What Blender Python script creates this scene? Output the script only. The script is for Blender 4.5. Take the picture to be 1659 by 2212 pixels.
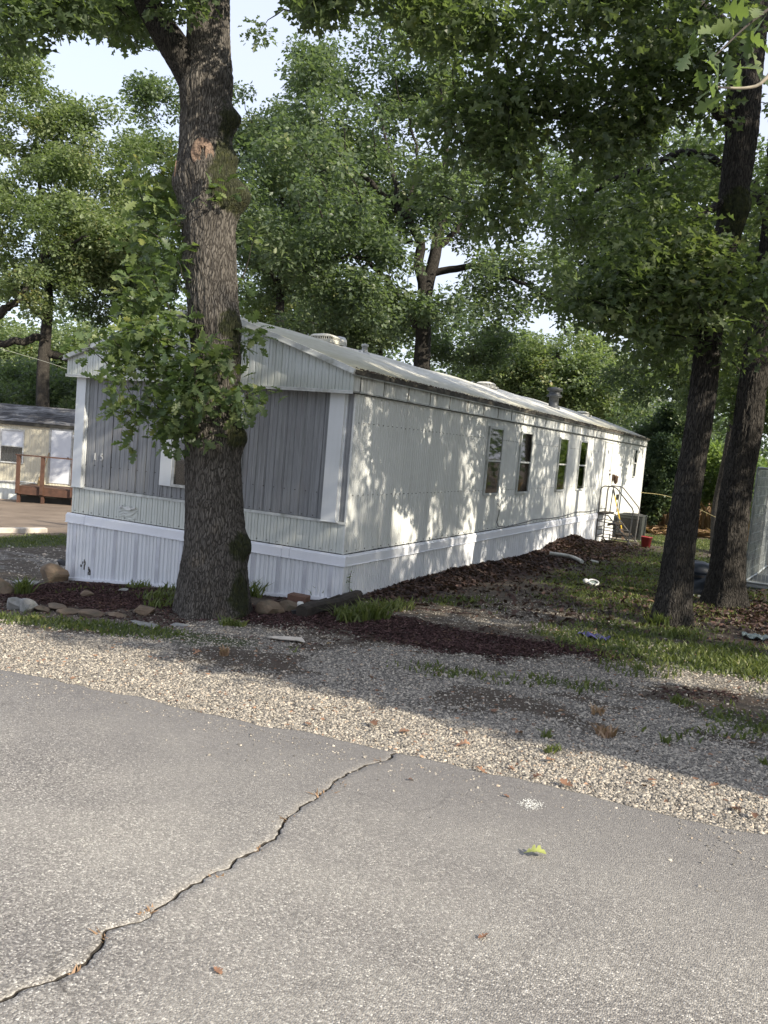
import bpy, math, random
import numpy as np
from mathutils import Vector, Matrix

for o in list(bpy.data.objects):
    bpy.data.objects.remove(o)
scene = bpy.context.scene
COL = scene.collection
random.seed(7)
rng = np.random.default_rng(7)

# ------------------------------------------------------------------ camera, sky, sun
CAM = np.array([4.694, -8.60, 1.876])
yaw, pit, rol = -0.456, 0.0832, 0.0861
Fv = np.array([math.sin(yaw)*math.cos(pit), math.cos(yaw)*math.cos(pit), -math.sin(pit)])
Rv = np.array([math.cos(yaw), -math.sin(yaw), 0.0])
Uv = np.cross(Rv, Fv)
R2 = Rv*math.cos(rol) + Uv*math.sin(rol)
U2 = -Rv*math.sin(rol) + Uv*math.cos(rol)
cd = bpy.data.cameras.new('camera')
cam = bpy.data.objects.new('camera', cd)
COL.objects.link(cam)
cam.matrix_world = Matrix(((R2[0], U2[0], -Fv[0], CAM[0]), (R2[1], U2[1], -Fv[1], CAM[1]),
                           (R2[2], U2[2], -Fv[2], CAM[2]), (0, 0, 0, 1)))
cd.sensor_fit = 'VERTICAL'
cd.sensor_height = 24.0
cd.lens = 24.0*1850.0/2212.0
cd.clip_start = 0.1
cd.clip_end = 1000.0
scene.camera = cam

SUN_EL = math.radians(31)
SUN_AZ = math.radians(101)        # measured from +Y towards +X
sun_dir = np.array([math.sin(SUN_AZ)*math.cos(SUN_EL), math.cos(SUN_AZ)*math.cos(SUN_EL), math.sin(SUN_EL)])
world = bpy.data.worlds.new('World')
scene.world = world
world.use_nodes = True
nt = world.node_tree
nt.nodes.clear()
wo = nt.nodes.new('ShaderNodeOutputWorld')
bg = nt.nodes.new('ShaderNodeBackground')
sk = nt.nodes.new('ShaderNodeTexSky')
sk.sky_type = 'NISHITA'
sk.sun_disc = False
sk.sun_elevation = SUN_EL
sk.sun_rotation = SUN_AZ
sk.air_density = 1.0
sk.dust_density = 1.5
bg.inputs['Strength'].default_value = 0.14
# thin high cloud over the whole sky
tc = nt.nodes.new('ShaderNodeTexCoord')
mp = nt.nodes.new('ShaderNodeMapping')
mp.inputs['Scale'].default_value = (1, 1, 2.2)
nz = nt.nodes.new('ShaderNodeTexNoise')
nz.inputs['Scale'].default_value = 2.2
nz.inputs['Detail'].default_value = 6
nz.inputs['Roughness'].default_value = 0.5
cr = nt.nodes.new('ShaderNodeValToRGB')
cr.color_ramp.elements[0].position = 0.25
cr.color_ramp.elements[0].color = (0.68, 0.68, 0.68, 1)
cr.color_ramp.elements[1].position = 0.75
cr.color_ramp.elements[1].color = (0.95, 0.95, 0.95, 1)
mx = nt.nodes.new('ShaderNodeMix')
mx.data_type = 'RGBA'
mx.inputs['B'].default_value = (2.35, 2.45, 2.85, 1)
nt.links.new(tc.outputs['Generated'], mp.inputs[0])
nt.links.new(mp.outputs[0], nz.inputs['Vector'])
nt.links.new(nz.outputs['Fac'], cr.inputs[0])
nt.links.new(cr.outputs[0], mx.inputs['Factor'])
nt.links.new(sk.outputs[0], mx.inputs['A'])
nt.links.new(mx.outputs['Result'], bg.inputs['Color'])
nt.links.new(bg.outputs[0], wo.inputs[0])

sl = bpy.data.lights.new('sun', 'SUN')
sl.energy = 3.0
sl.angle = math.radians(0.53)
sl.color = (1.0, 0.90, 0.74)
so = bpy.data.objects.new('sun', sl)
so.rotation_euler = Vector(sun_dir.tolist()).to_track_quat('Z', 'Y').to_euler()
so.location = (20, -5, 20)
COL.objects.link(so)
scene.view_settings.view_transform = 'Standard'
scene.view_settings.look = 'None'
scene.view_settings.gamma = 1.0
scene.view_settings.use_curve_mapping = False
scene.view_settings.exposure = 1.50

# ------------------------------------------------------------------ helpers
def hsh(ix, iy, iz):
    n = (ix.astype(np.int64)*374761393 + iy.astype(np.int64)*668265263 + iz.astype(np.int64)*2147483647) & 0xffffffff
    n = ((n ^ (n >> 13))*1274126177) & 0xffffffff
    n = (n ^ (n >> 16)) & 0xffffffff
    return n/4294967295.0

def vnoise(x, y, z=None):
    x = np.asarray(x, float); y = np.asarray(y, float)
    z = np.zeros_like(x) if z is None else np.asarray(z, float)
    ix, iy, iz = np.floor(x), np.floor(y), np.floor(z)
    fx, fy, fz = x-ix, y-iy, z-iz
    fx, fy, fz = [t*t*(3-2*t) for t in (fx, fy, fz)]
    r = 0
    for a in (0, 1):
        for b in (0, 1):
            for c in (0, 1):
                w = (fx if a else 1-fx)*(fy if b else 1-fy)*(fz if c else 1-fz)
                r = r + w*hsh(ix+a, iy+b, iz+c)
    return r

def fbm(x, y, z=None, o=3):
    r = 0; a = 0.5; t = 0
    for i in range(o):
        k = 2.03**i
        r = r + a*vnoise(np.asarray(x)*k+17.3*i, np.asarray(y)*k+5.1*i, None if z is None else np.asarray(z)*k+9.7*i)
        t += a; a *= 0.5
    return r/t

def sstep(a, b, x):
    t = np.clip((x-a)/(b-a), 0, 1)
    return t*t*(3-2*t)

def G0(x, y):
    x = np.asarray(x, float); y = np.asarray(y, float)
    zx = np.where(x < 0, np.where(x > -6, .0915*x, -.549+.04*np.maximum(x+6, -30)), .045*np.minimum(x, 7))
    zy = np.where(y > 0, -.018*np.minimum(y, 45), 0)
    return zx+zy

def mound(x, y):
    # leaves heaped against the long wall and in one pile
    m = 0.08*np.exp(-(np.maximum(x-0.02, 0)/0.18)**2)*sstep(0.3, 3.0, y)*(1-sstep(12.6, 13.3, y))*sstep(-.1, 0.02, x)
    m = m*(0.55+0.9*fbm(x*3, y*2.2))
    m = m + 0.28*np.exp(-((x-0.25)/0.36)**2-((y-9.9)/1.25)**2)*(0.7+0.6*fbm(x*4, y*4))*sstep(-.1, 0.02, x)
    # garden bed rises a little behind its stones
    m = m + 0.05*sstep(-2.1, -1.8, y)*(1-sstep(-.5, -.1, y))*sstep(-4.2, -3.8, x)*(1-sstep(-1.2, -.7, x))
    return m

def G(x, y):
    x = np.asarray(x, float); y = np.asarray(y, float)
    n = (fbm(x*0.9, y*0.9, o=3)-.5)*0.05*sstep(-4.2, -2.5, y)
    n = n + (fbm(x*5, y*5, o=2)-.5)*0.02*sstep(-4.25, -3.8, y)
    return G0(x, y)+n+mound(x, y)-0.03*(y > -4.28)*0 - 0.012

def mesh_np(name, V, F, mat=None, parent=None, tint=None, smooth=False, attrs=None):
    V = np.ascontiguousarray(V, dtype=np.float32); F = np.ascontiguousarray(F, dtype=np.int32)
    me = bpy.data.meshes.new(name)
    nf, k = F.shape
    me.vertices.add(len(V)); me.vertices.foreach_set('co', V.ravel())
    me.loops.add(nf*k); me.loops.foreach_set('vertex_index', F.ravel())
    me.polygons.add(nf)
    me.polygons.foreach_set('loop_start', np.arange(0, nf*k, k, dtype=np.int32))
    me.polygons.foreach_set('loop_total', np.full(nf, k, dtype=np.int32))
    if smooth:
        me.polygons.foreach_set('use_smooth', np.ones(nf, dtype=bool))
    if tint is not None:
        a = me.attributes.new('tint', 'FLOAT', 'POINT'); a.data.foreach_set('value', np.ascontiguousarray(tint, dtype=np.float32))
    for kx, vx in (attrs or {}).items():
        a = me.attributes.new(kx, 'FLOAT', 'POINT'); a.data.foreach_set('value', np.ascontiguousarray(vx, dtype=np.float32))
    me.update(calc_edges=True)
    me.validate()
    if mat is not None: me.materials.append(mat)
    o = bpy.data.objects.new(name, me)
    COL.objects.link(o)
    if parent is not None: o.parent = parent
    return o

def tag(o, label=None, cat=None, group=None, kind=None):
    if label: o['label'] = label
    if cat: o['category'] = cat
    if group: o['group'] = group
    if kind: o['kind'] = kind
    return o

def empty(name, loc=(0, 0, 0), rz=0.0, label=None, cat=None, group=None):
    o = bpy.data.objects.new(name, None)
    o.empty_display_size = 0.1
    o.location = loc; o.rotation_euler = (0, 0, rz)
    COL.objects.link(o)
    return tag(o, label, cat, group)

def copy_tree(o, parent=None):
    c = o.copy(); COL.objects.link(c); c.parent = parent
    for ch in [x for x in list(bpy.data.objects) if x.parent == o]:
        copy_tree(ch, c)
    return c

class MB:
    """collects simple shapes into one mesh"""
    def __init__(s): s.V = []; s.F = []; s.sm = []
    def add(s, vs, fs, smooth=False):
        n = len(s.V); s.V += [tuple(v) for v in vs]
        for f in fs:
            s.F.append([i+n for i in f]); s.sm.append(smooth)
    def box(s, a, b):
        x0, y0, z0 = a; x1, y1, z1 = b
        if x0 > x1: x0, x1 = x1, x0
        if y0 > y1: y0, y1 = y1, y0
        if z0 > z1: z0, z1 = z1, z0
        s.add([(x0,y0,z0),(x1,y0,z0),(x1,y1,z0),(x0,y1,z0),(x0,y0,z1),(x1,y0,z1),(x1,y1,z1),(x0,y1,z1)],
              [(0,3,2,1),(4,5,6,7),(0,1,5,4),(1,2,6,5),(2,3,7,6),(3,0,4,7)])
    def bar(s, p, q, w, h=None, up=(0, 0, 1)):
        h = h or w
        p = Vector(p); q = Vector(q); d = (q-p).normalized(); u = Vector(up)
        if abs(d.dot(u)) > .95: u = Vector((1, 0, 0))
        r = d.cross(u).normalized(); u = r.cross(d).normalized()
        vs = [c+r*(sx*w/2)+u*(sy*h/2) for c in (p, q) for sx, sy in ((-1,-1),(1,-1),(1,1),(-1,1))]
        s.add(vs, [(0,1,2,3),(4,7,6,5),(0,4,5,1),(1,5,6,2),(2,6,7,3),(3,7,4,0)])
    def tube(s, pts, r, n=8, caps=True):
        pts = [Vector(p) for p in pts]
        rs = r if isinstance(r, (list, tuple)) else [r]*len(pts)
        ref = None; rings = []
        for i, p in enumerate(pts):
            d = (pts[min(i+1, len(pts)-1)]-pts[max(i-1, 0)]).normalized()
            if ref is None:
                ref = Vector((0, 0, 1)) if abs(d.z) < .9 else Vector((1, 0, 0))
            a = d.cross(ref).normalized(); b = a.cross(d).normalized(); ref = b
            rings.append([p+a*(rs[i]*math.cos(t*2*math.pi/n))+b*(rs[i]*math.sin(t*2*math.pi/n)) for t in range(n)])
        vs = [v for rg in rings for v in rg]; fs = []
        for i in range(len(pts)-1):
            for t in range(n):
                fs.append((i*n+t, i*n+(t+1) % n, (i+1)*n+(t+1) % n, (i+1)*n+t))
        s.add(vs, fs, True)
        if caps:
            s.add(rings[0], [tuple(range(n))]); s.add(rings[-1], [tuple(range(n-1, -1, -1))])
    def lathe(s, c, prof, n=20, smooth=True, axis='z'):
        vs = []
        for r, z in prof:
            for t in range(n):
                a = t*2*math.pi/n
                p = (r*math.cos(a), r*math.sin(a), z)
                if axis == 'y': p = (p[0], -p[2], p[1])
                if axis == 'x': p = (p[2], p[0], p[1])
                vs.append((c[0]+p[0], c[1]+p[1], c[2]+p[2]))
        fs = []
        for i in range(len(prof)-1):
            for t in range(n):
                fs.append((i*n+t, i*n+(t+1) % n, (i+1)*n+(t+1) % n, (i+1)*n+t))
        s.add(vs, fs, smooth)
    def build(s, name, mat, parent=None, bevel=0.0):
        me = bpy.data.meshes.new(name)
        me.from_pydata(s.V, [], s.F)
        me.polygons.foreach_set('use_smooth', s.sm)
        me.update()
        if mat: me.materials.append(mat)
        o = bpy.data.objects.new(name, me)
        COL.objects.link(o)
        if parent is not None: o.parent = parent
        if bevel:
            b = o.modifiers.new('bevel', 'BEVEL'); b.width = bevel; b.segments = 2; b.limit_method = 'ANGLE'
        return o

# ------------------------------------------------------------------ materials
class NG:
    def __init__(s, name):
        s.m = bpy.data.materials.new(name); s.m.use_nodes = True
        s.t = s.m.node_tree; s.t.nodes.clear()
        s.out = s.n('OutputMaterial'); 
    def n(s, kind, **kw):
        x = s.t.nodes.new('ShaderNode'+kind)
        for k, v in kw.items():
            if k.startswith('i_'):
                x.inputs[k[2:].replace('_', ' ')].default_value = v
            else: setattr(x, k, v)
        return x
    def l(s, a, b): s.t.links.new(a, b); return s
    def noise(s, vec, scale, detail=4, rough=.55, dist=0):
        x = s.n('TexNoise'); x.inputs['Scale'].default_value = scale; x.inputs['Detail'].default_value = detail
        x.inputs['Roughness'].default_value = rough; x.inputs['Distortion'].default_value = dist
        if vec is not None: s.l(vec, x.inputs['Vector'])
        return x.outputs['Fac']
    def vor(s, vec, scale, feat='F1', out='Distance', rnd=1):
        x = s.n('TexVoronoi'); x.feature = feat; x.inputs['Scale'].default_value = scale
        if 'Randomness' in x.inputs: x.inputs['Randomness'].default_value = rnd
        if vec is not None: s.l(vec, x.inputs['Vector'])
        return x.outputs[out]
    def ramp(s, fac, stops):
        x = s.n('ValToRGB'); cr = x.color_ramp
        while len(cr.elements) < len(stops): cr.elements.new(0.5)
        for e, (p, c) in zip(cr.elements, stops):
            e.position = p
            e.color = (c, c, c, 1) if isinstance(c, (int, float)) else (*c, 1)
        s.l(fac, x.inputs[0]); return x.outputs[0]
    def mix(s, f, a, b, mode='MIX'):
        x = s.n('Mix'); x.data_type = 'RGBA'; x.blend_type = mode
        for v, k in ((f, 'Factor'), (a, 'A'), (b, 'B')):
            i = x.inputs[k] if k != 'Factor' else x.inputs[0]
            if k == 'A': i = x.inputs[6]
            if k == 'B': i = x.inputs[7]
            if isinstance(v, (int, float)): i.default_value = v if k == 'Factor' else (v, v, v, 1)
            elif isinstance(v, tuple): i.default_value = (*v, 1)
            else: s.l(v, i)
        return x.outputs[2]
    def math(s, op, a, b=0.0, clamp=False):
        x = s.n('Math'); x.operation = op; x.use_clamp = clamp
        for v, i in ((a, 0), (b, 1)):
            if isinstance(v, (int, float)): x.inputs[i].default_value = v
            else: s.l(v, x.inputs[i])
        return x.outputs[0]
    def obj(s, scale=(1, 1, 1), rot=(0, 0, 0)):
        t = s.n('TexCoord'); m = s.n('Mapping'); m.inputs['Scale'].default_value = scale; m.inputs['Rotation'].default_value = rot
        s.l(t.outputs['Object'], m.inputs[0]); return m.outputs[0]
    def pos(s, scale=(1, 1, 1)):
        t = s.n('NewGeometry'); m = s.n('Mapping'); m.inputs['Scale'].default_value = scale
        s.l(t.outputs['Position'], m.inputs[0]); return m.outputs[0]
    def attr(s, name):
        a = s.n('Attribute'); a.attribute_name = name; return a.outputs['Fac']
    def bsdf(s, col, rough=.6, metal=0, bump=None, bstr=.3, bdist=.01, spec=.5, **kw):
        b = s.n('BsdfPrincipled')
        def put(k, v):
            i = b.inputs[k]
            if isinstance(v, (int, float)): i.default_value = v
            elif isinstance(v, tuple): i.default_value = (*v, 1)
            else: s.l(v, i)
        put('Base Color', col); put('Roughness', rough); put('Metallic', metal); put('Specular IOR Level', spec)
        for k, v in kw.items(): put(k.replace('_', ' '), v)
        if bump is not None:
            bp = s.n('Bump'); bp.inputs['Strength'].default_value = bstr; bp.inputs['Distance'].default_value = bdist
            s.l(bump, bp.inputs['Height']); s.l(bp.outputs[0], b.inputs['Normal'])
        s.l(b.outputs[0], s.out.inputs[0]); return s.m

def m_simple(name, col, rough=.55, metal=0, var=.25, scale=8, bump=.15, bdist=.003, dirt=None, dscale=3):
    g = NG(name); p = g.pos()
    n = g.noise(p, scale, 5)
    lo = tuple(c*(1-var) for c in col); hi = tuple(min(1, c*(1+var*.6)) for c in col)
    c = g.ramp(n, [(.3, lo), (.7, hi)])
    if dirt:
        d = g.noise(p, dscale, 6, .65)
        c = g.mix(g.ramp(d, [(.5, 0.0), (.72, .8)]), c, dirt)
    return g.bsdf(c, rough, metal, g.noise(p, scale*12, 3), bump, bdist)

def m_siding(name, col, dirt=(.22, .22, .17), amount=.5, streak=True, rough=.45, algae=None):
    """painted sheet metal: chalky, faintly streaked from the top down"""
    g = NG(name)
    p = g.pos((14, 14, .7)); q = g.pos()
    a = g.noise(p, 1.0, 6, .7); b = g.noise(q, 1.4, 5, .6); e = g.noise(q, 30, 3)
    k = g.math('MULTIPLY', g.ramp(a, [(.42, 0.0), (.75, 1.0)]), g.ramp(b, [(.35, .15), (.65, 1.0)]))
    k = g.math('MULTIPLY', k, amount)
    c = g.mix(k, col, dirt)
    c = g.mix(g.math('MULTIPLY', g.ramp(e, [(.45, 0.0), (.7, .25)]), amount), c, tuple(x*.72 for x in col))
    if algae:
        z = g.n('SeparateXYZ'); t = g.n('NewGeometry'); g.l(t.outputs['Position'], z.inputs[0])
        zz = z.outputs[2]
        f = g.ramp(g.math('ADD', zz, g.math('MULTIPLY', g.math('SUBTRACT', a, .5), algae[3])), [(0.0, 0.0), (1.0, 1.0)])
        mr = g.n('MapRange'); g.l(g.math('ADD', zz, g.math('MULTIPLY', g.math('SUBTRACT', a, .5), algae[3])), mr.inputs[0])
        mr.inputs[1].default_value = algae[1]; mr.inputs[2].default_value = algae[2]
        c = g.mix(g.math('MULTIPLY', mr.outputs[0], algae[4]), c, algae[0])
    return g.bsdf(c, g.ramp(b, [(.3, rough-.08), (.7, rough+.15)]), 0, g.noise(q, 5, 2), .12, .01)

# leaf colour varies per leaf ('tint' 0..1) and per clump (object-space noise)
def m_leaf(name, dark, mid, light, yellow=None, transl=.35, clump=.5, gloss=.42):
    g = NG(name)
    t = g.attr('tint'); n = g.noise(g.pos(), clump, 3)
    k = g.math('ADD', g.math('MULTIPLY', t, .65), g.math('MULTIPLY', n, .5), True)
    dark, mid, light = [tuple(c*q for c, q in zip(x, (1.75, 1.50, 2.35))) for x in (dark, mid, light)]
    stops = [(.2, dark), (.55, mid), (.86, light)]
    if yellow: stops.append((.97, yellow))
    c = g.ramp(k, stops)
    b = g.n('BsdfPrincipled'); g.l(c, b.inputs['Base Color']); b.inputs['Roughness'].default_value = gloss
    b.inputs['Specular IOR Level'].default_value = .35
    tr = g.n('BsdfTranslucent'); c2 = g.mix(.55, c, (min(1, light[0]*1.6), min(1, light[1]*1.9), light[2]*.6)); g.l(c2, tr.inputs['Color'])
    m = g.n('MixShader'); m.inputs[0].default_value = transl
    g.l(b.outputs[0], m.inputs[1]); g.l(tr.outputs[0], m.inputs[2]); g.l(m.outputs[0], g.out.inputs[0])
    return g.m

def m_bark(name, dark, light, moss=True, sc=1.0, bump=.8):
    g = NG(name)
    p = g.pos((54*sc, 54*sc, 6.5*sc)); q = g.pos()
    w = g.noise(g.pos((9, 9, 4)), 1.0, 3)
    pv = g.n('VectorMath'); pv.operation = 'ADD'
    cx = g.n('CombineXYZ'); ww = g.math('MULTIPLY', w, 3.5); g.l(ww, cx.inputs[0]); g.l(ww, cx.inputs[1])
    g.l(p, pv.inputs[0]); g.l(cx.outputs[0], pv.inputs[1])
    v = g.vor(pv.outputs[0], 1.0, 'DISTANCE_TO_EDGE')
    n = g.noise(g.pos((60, 60, 16)), 1.0, 5, .7)
    h = g.math('ADD', g.ramp(v, [(0.0, 0.0), (.18, .8), (.5, 1.0)]), g.math('MULTIPLY', n, .55))
    c = g.ramp(h, [(.15, dark), (.75, tuple((a+b)*.5 for a, b in zip(dark, light))), (1.25/1.35, light)])
    big = g.noise(q, 1.7, 4, .6)
    c = g.mix(g.ramp(big, [(.35, .55), (.65, 0.0)]), c, tuple(x*1.3 for x in dark))
    if moss:
        a = g.attr('moss'); mn = g.noise(q, 9, 5, .65)
        f = g.ramp(g.math('ADD', a, g.math('SUBTRACT', mn, .5)), [(.42, 0.0), (.62, 1.0)])
        mc = g.ramp(g.noise(q, 22, 4), [(.3, (.008, .012, .003)), (.55, (.022, .029, .006)), (.8, (.06, .06, .012))])
        c = g.mix(g.math('MULTIPLY', f, .85), c, mc)
    return g.bsdf(c, .85, 0, h, bump, .02, .25)

M = {}
M['skirt'] = m_siding('white_vinyl_skirting', (.74, .76, .79), (.34, .33, .30), .14, rough=.42)
M['belt'] = m_siding('white_vinyl_trim', (.80, .82, .87), (.4, .4, .38), .15, rough=.4)
M['side'] = m_siding('aged_white_side_siding', (.67, .69, .675), (.27, .26, .20), .42, rough=.48)
M['fascia'] = m_siding('aged_white_fascia', (.60, .64, .64), (.24, .27, .17), .55, rough=.45, algae=((.12, .13, .06), 2.62, 2.40, .5, .35))
M['lower'] = m_siding('lower_white_siding', (.58, .61, .58), (.3, .3, .24), .4, rough=.45)
M['post'] = m_siding('white_corner_board', (.66, .69, .71), (.35, .34, .28), .25)
M['sidefascia'] = m_siding('aged_side_fascia', (.66, .68, .66), (.16, .14, .10), .8, algae=((.06, .052, .04), 2.50, 2.70, .40, .95))
M['alu'] = m_simple('weathered_aluminium', (.42, .43, .42), .4, .6, .3, 12, dirt=(.08, .07, .05), dscale=5)
M['whitealu'] = m_simple('white_aluminium_trim', (.55, .57, .56), .45, 0, .2, 12, dirt=(.2, .2, .15), dscale=5)
M['grime'] = m_simple('black_mildew_trim', (.05, .045, .035), .8, 0, .6, 20, .5, dirt=(.25, .23, .18), dscale=7)
M['rivet'] = m_simple('dark_rivet', (.06, .055, .05), .6)
M['seam'] = m_simple('seam_shadow_gap_rubber', (.035, .035, .03), .8)
# grey wood-grain printed sheet
g = NG('grey_woodgrain_sheet')
a = g.noise(g.pos((38, 38, 1.2)), 1.0, 7, .72); b = g.noise(g.pos((90, 90, 3.5)), 1.0, 5, .7, .6)
pl = g.noise(g.pos((7.5, 7.5, .05)), 1.0, 1)
c = g.ramp(a, [(.25, (.13, .137, .142)), (.5, (.25, .262, .270)), (.78, (.42, .435, .45))])
c = g.mix(g.ramp(b, [(.35, .55), (.6, 0.0)]), c, (.10, .10, .11))
c = g.mix(g.ramp(pl, [(.35, .45), (.65, 0.0)]), c, (.27, .28, .30))
c = g.mix(g.ramp(g.noise(g.pos((6, 6, 2)), 1.0, 3), [(.55, 0.0), (.75, .35)]), c, (.19, .165, .17))
M['grey'] = g.bsdf(c, .55, 0, b, .1, .002)
# roof
g = NG('coated_metal_roof')
a = g.noise(g.pos((2.5, .6, 2)), 1.0, 6, .65); b = g.noise(g.pos((18, 5, 9)), 1.0, 5, .7)
c = g.ramp(a, [(.3, (.50, .49, .42)), (.48, (.58, .575, .53)), (.7, (.70, .70, .68))])
sx = g.n('SeparateXYZ'); g.l(g.pos(), sx.inputs[0])
ed = g.n('MapRange'); g.l(g.math('ADD', sx.outputs[0], g.math('MULTIPLY', a, .5)), ed.inputs[0]); ed.inputs[1].default_value = -.55; ed.inputs[2].default_value = .35
c = g.mix(g.math('MULTIPLY', ed.outputs[0], .7), c, (.27, .24, .11))
fr = g.n('MapRange'); g.l(g.math('ADD', sx.outputs[1], g.math('MULTIPLY', a, 2.5)), fr.inputs[0]); fr.inputs[1].default_value = 4.5; fr.inputs[2].default_value = .5
c = g.mix(g.math('MULTIPLY', fr.outputs[0], .5), c, (.38, .35, .18))
c = g.mix(g.ramp(b, [(.5, 0.0), (.78, .7)]), c, (.20, .18, .10))
M['roof'] = g.bsdf(c, .5, 0, b, .3, .004)
M['glass'] = None
g = NG('dark_window_glass')
M['glass'] = g.bsdf((.015, .017, .018), .06, 0, None, spec=.9)
g = NG('window_glass_clear')
b1 = g.n('BsdfGlossy'); b1.inputs['Roughness'].default_value = .03; b1.inputs['Color'].default_value = (.9, .9, .9, 1)
b2 = g.n('BsdfTransparent'); b2.inputs['Color'].default_value = (.72, .75, .74, 1)
fz = g.n('Fresnel'); fz.inputs['IOR'].default_value = 1.6
mxs = g.n('MixShader'); g.l(g.math('ADD', fz.outputs[0], .08), mxs.inputs[0]); g.l(b2.outputs[0], mxs.inputs[1]); g.l(b1.outputs[0], mxs.inputs[2]); g.l(mxs.outputs[0], g.out.inputs[0])
M['pane'] = g.m
M['blind'] = m_simple('ivory_blind_slats', (.50, .49, .43), .6)
M['screen'] = m_simple('dark_insect_screen', (.045, .045, .045), .85, 0, .3, 40)
M['room'] = m_simple('dim_room_board', (.03, .03, .03), .9)
M['black'] = m_simple('black_plastic', (.02, .02, .022), .45)
M['blackpipe'] = m_simple('dark_roof_flue', (.06, .065, .07), .5, .3)
M['brown'] = m_simple('rusty_brown_metal', (.09, .055, .035), .7, .2, .5)
M['tube'] = m_simple('galvanised_tube', (.12, .12, .12), .5, .2, .35, 14, dirt=(.14, .09, .055), dscale=9)
M['tread'] = m_simple('rusty_step_plate', (.08, .06, .042), .75, .2, .5, 12, .5)
M['ac'] = m_simple('dark_grey_condenser_cabinet', (.05, .055, .052), .55, .2)
M['fin'] = m_simple('condenser_fins', (.07, .07, .07), .6, .3)
M['red'] = m_simple('faded_red_plastic', (.24, .025, .028), .5)
M['yellow'] = m_simple('yellow_fibreglass', (.70, .48, .05), .45)
M['white'] = m_simple('white_plastic', (.70, .71, .70), .4)
M['whitepipe'] = m_simple('dirty_white_pvc', (.52, .53, .50), .45, 0, .3, 10, dirt=(.2, .17, .12), dscale=5)
M['wood'] = m_simple('red_brown_stained_timber', (.085, .042, .027), .7, 0, .35, 6)
M['oldwood'] = m_simple('rotting_dark_timber', (.035, .028, .022), .9, 0, .5, 9, .7, .01)
M['plank'] = m_simple('pale_concrete_plank', (.52, .47, .40), .8, 0, .2, 9)
M['stone'] = m_simple('brown_field_stone', (.17, .125, .085), .85, 0, .45, 5, .6, .01, dirt=(.07, .075, .05), dscale=7)
M['greystone'] = m_simple('grey_field_stone', (.26, .26, .25), .85, 0, .35, 5, .6, .01, dirt=(.1, .11, .08), dscale=7)
M['brickred'] = m_simple('brown_concrete_block', (.16, .09, .065), .85, 0, .3, 12, .6, .008)
M['cream'] = m_siding('cream_metal_siding', (.56, .53, .42), (.3, .27, .18), .45)
M['door'] = m_simple('white_door_paint', (.60, .63, .68), .35, 0, .08, 2)
M['tan'] = m_simple('straw_tan', (.40, .27, .12), .8, 0, .4, 30)
M['navy'] = m_simple('dark_navy_plastic', (.018, .026, .042), .4, 0, .3, 5)
M['blue'] = m_simple('blue_plastic_sheet', (.04, .04, .14), .5)
M['lens'] = m_simple('frosted_lens', (.7, .7, .66), .3)
M['fencewire'] = m_simple('galvanised_wire', (.42, .45, .45), .45, .6)
M['tarp'] = m_simple('grey_green_clear_tarp', (.22, .27, .26), .35, 0, .3, 3)
M['cable'] = m_simple('black_cable', (.03, .03, .03), .6)
M['wire'] = m_simple('pale_power_line', (.34, .35, .31), .5)
M['yellowline'] = m_simple('yellow_rope', (.55, .46, .2), .6)
M['scar'] = None
g = NG('cut_branch_wood')
v = g.vor(g.pos((1, 1, 1)), 26, 'DISTANCE_TO_EDGE'); n = g.noise(g.pos(), 14, 5)
c = g.ramp(n, [(.3, (.10, .07, .05)), (.7, (.22, .15, .11))]); c = g.mix(g.ramp(v, [(.0, .8), (.09, 0.0)]), c, (.03, .02, .015))
M['scar'] = g.bsdf(c, .85, 0, v, .5, .01)
M['freshcut'] = m_simple('fresh_cut_wood', (.34, .22, .15), .8, 0, .3, 20)
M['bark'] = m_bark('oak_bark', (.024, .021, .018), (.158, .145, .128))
M['bark_dark'] = m_bark('shaded_oak_bark', (.007, .0062, .0055), (.062, .056, .049))  # dark copy of the oak bark, shade and backlight put into its colour
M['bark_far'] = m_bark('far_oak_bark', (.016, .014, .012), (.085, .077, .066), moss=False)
M['twig'] = m_simple('twig_bark', (.05, .042, .034), .85, 0, .4, 20)
M['twig_light'] = m_simple('bleached_twig', (.26, .23, .18), .8, 0, .4, 20)
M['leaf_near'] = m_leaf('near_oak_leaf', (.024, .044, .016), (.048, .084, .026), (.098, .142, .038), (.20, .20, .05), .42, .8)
M['leaf_dark'] = m_leaf('shade_oak_leaf', (.022, .037, .014), (.044, .072, .025), (.086, .124, .038), (.16, .17, .05), .45, .6)  # darker oak leaf, the shade of the crowns put into its colour
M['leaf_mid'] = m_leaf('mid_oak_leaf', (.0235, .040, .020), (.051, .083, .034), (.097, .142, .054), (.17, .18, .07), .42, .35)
M['leaf_lit'] = m_leaf('sunlit_oak_leaf', (.035, .056, .021), (.076, .118, .038), (.135, .185, .065), (.26, .23, .09), .42, .35)  # brighter oak leaf for sunlit trees, sunlight put into its colour
M['leaf_cedar'] = m_leaf('cedar_leaf', (.022, .045, .020), (.048, .085, .035), (.10, .15, .055), (.15, .19, .07), .25, .5)
M['leaf_bush'] = m_leaf('bush_leaf', (.03, .06, .02), (.07, .125, .03), (.14, .21, .05), (.2, .26, .08), .35, .8)
M['grass'] = m_leaf('grass_blade', (.022, .038, .009), (.048, .074, .014), (.088, .118, .024), (.26, .24, .11), .3, 1.5, .5)
M['dry'] = m_leaf('dry_stem', (.07, .05, .018), (.14, .105, .04), (.21, .165, .07), (.4, .3, .2), .15, 1.5, .7)
M['litter'] = m_leaf('dead_leaf', (.012, .009, .0055), (.028, .020, .011), (.062, .043, .023), (.15, .10, .05), .1, 1.2, .6)
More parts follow.
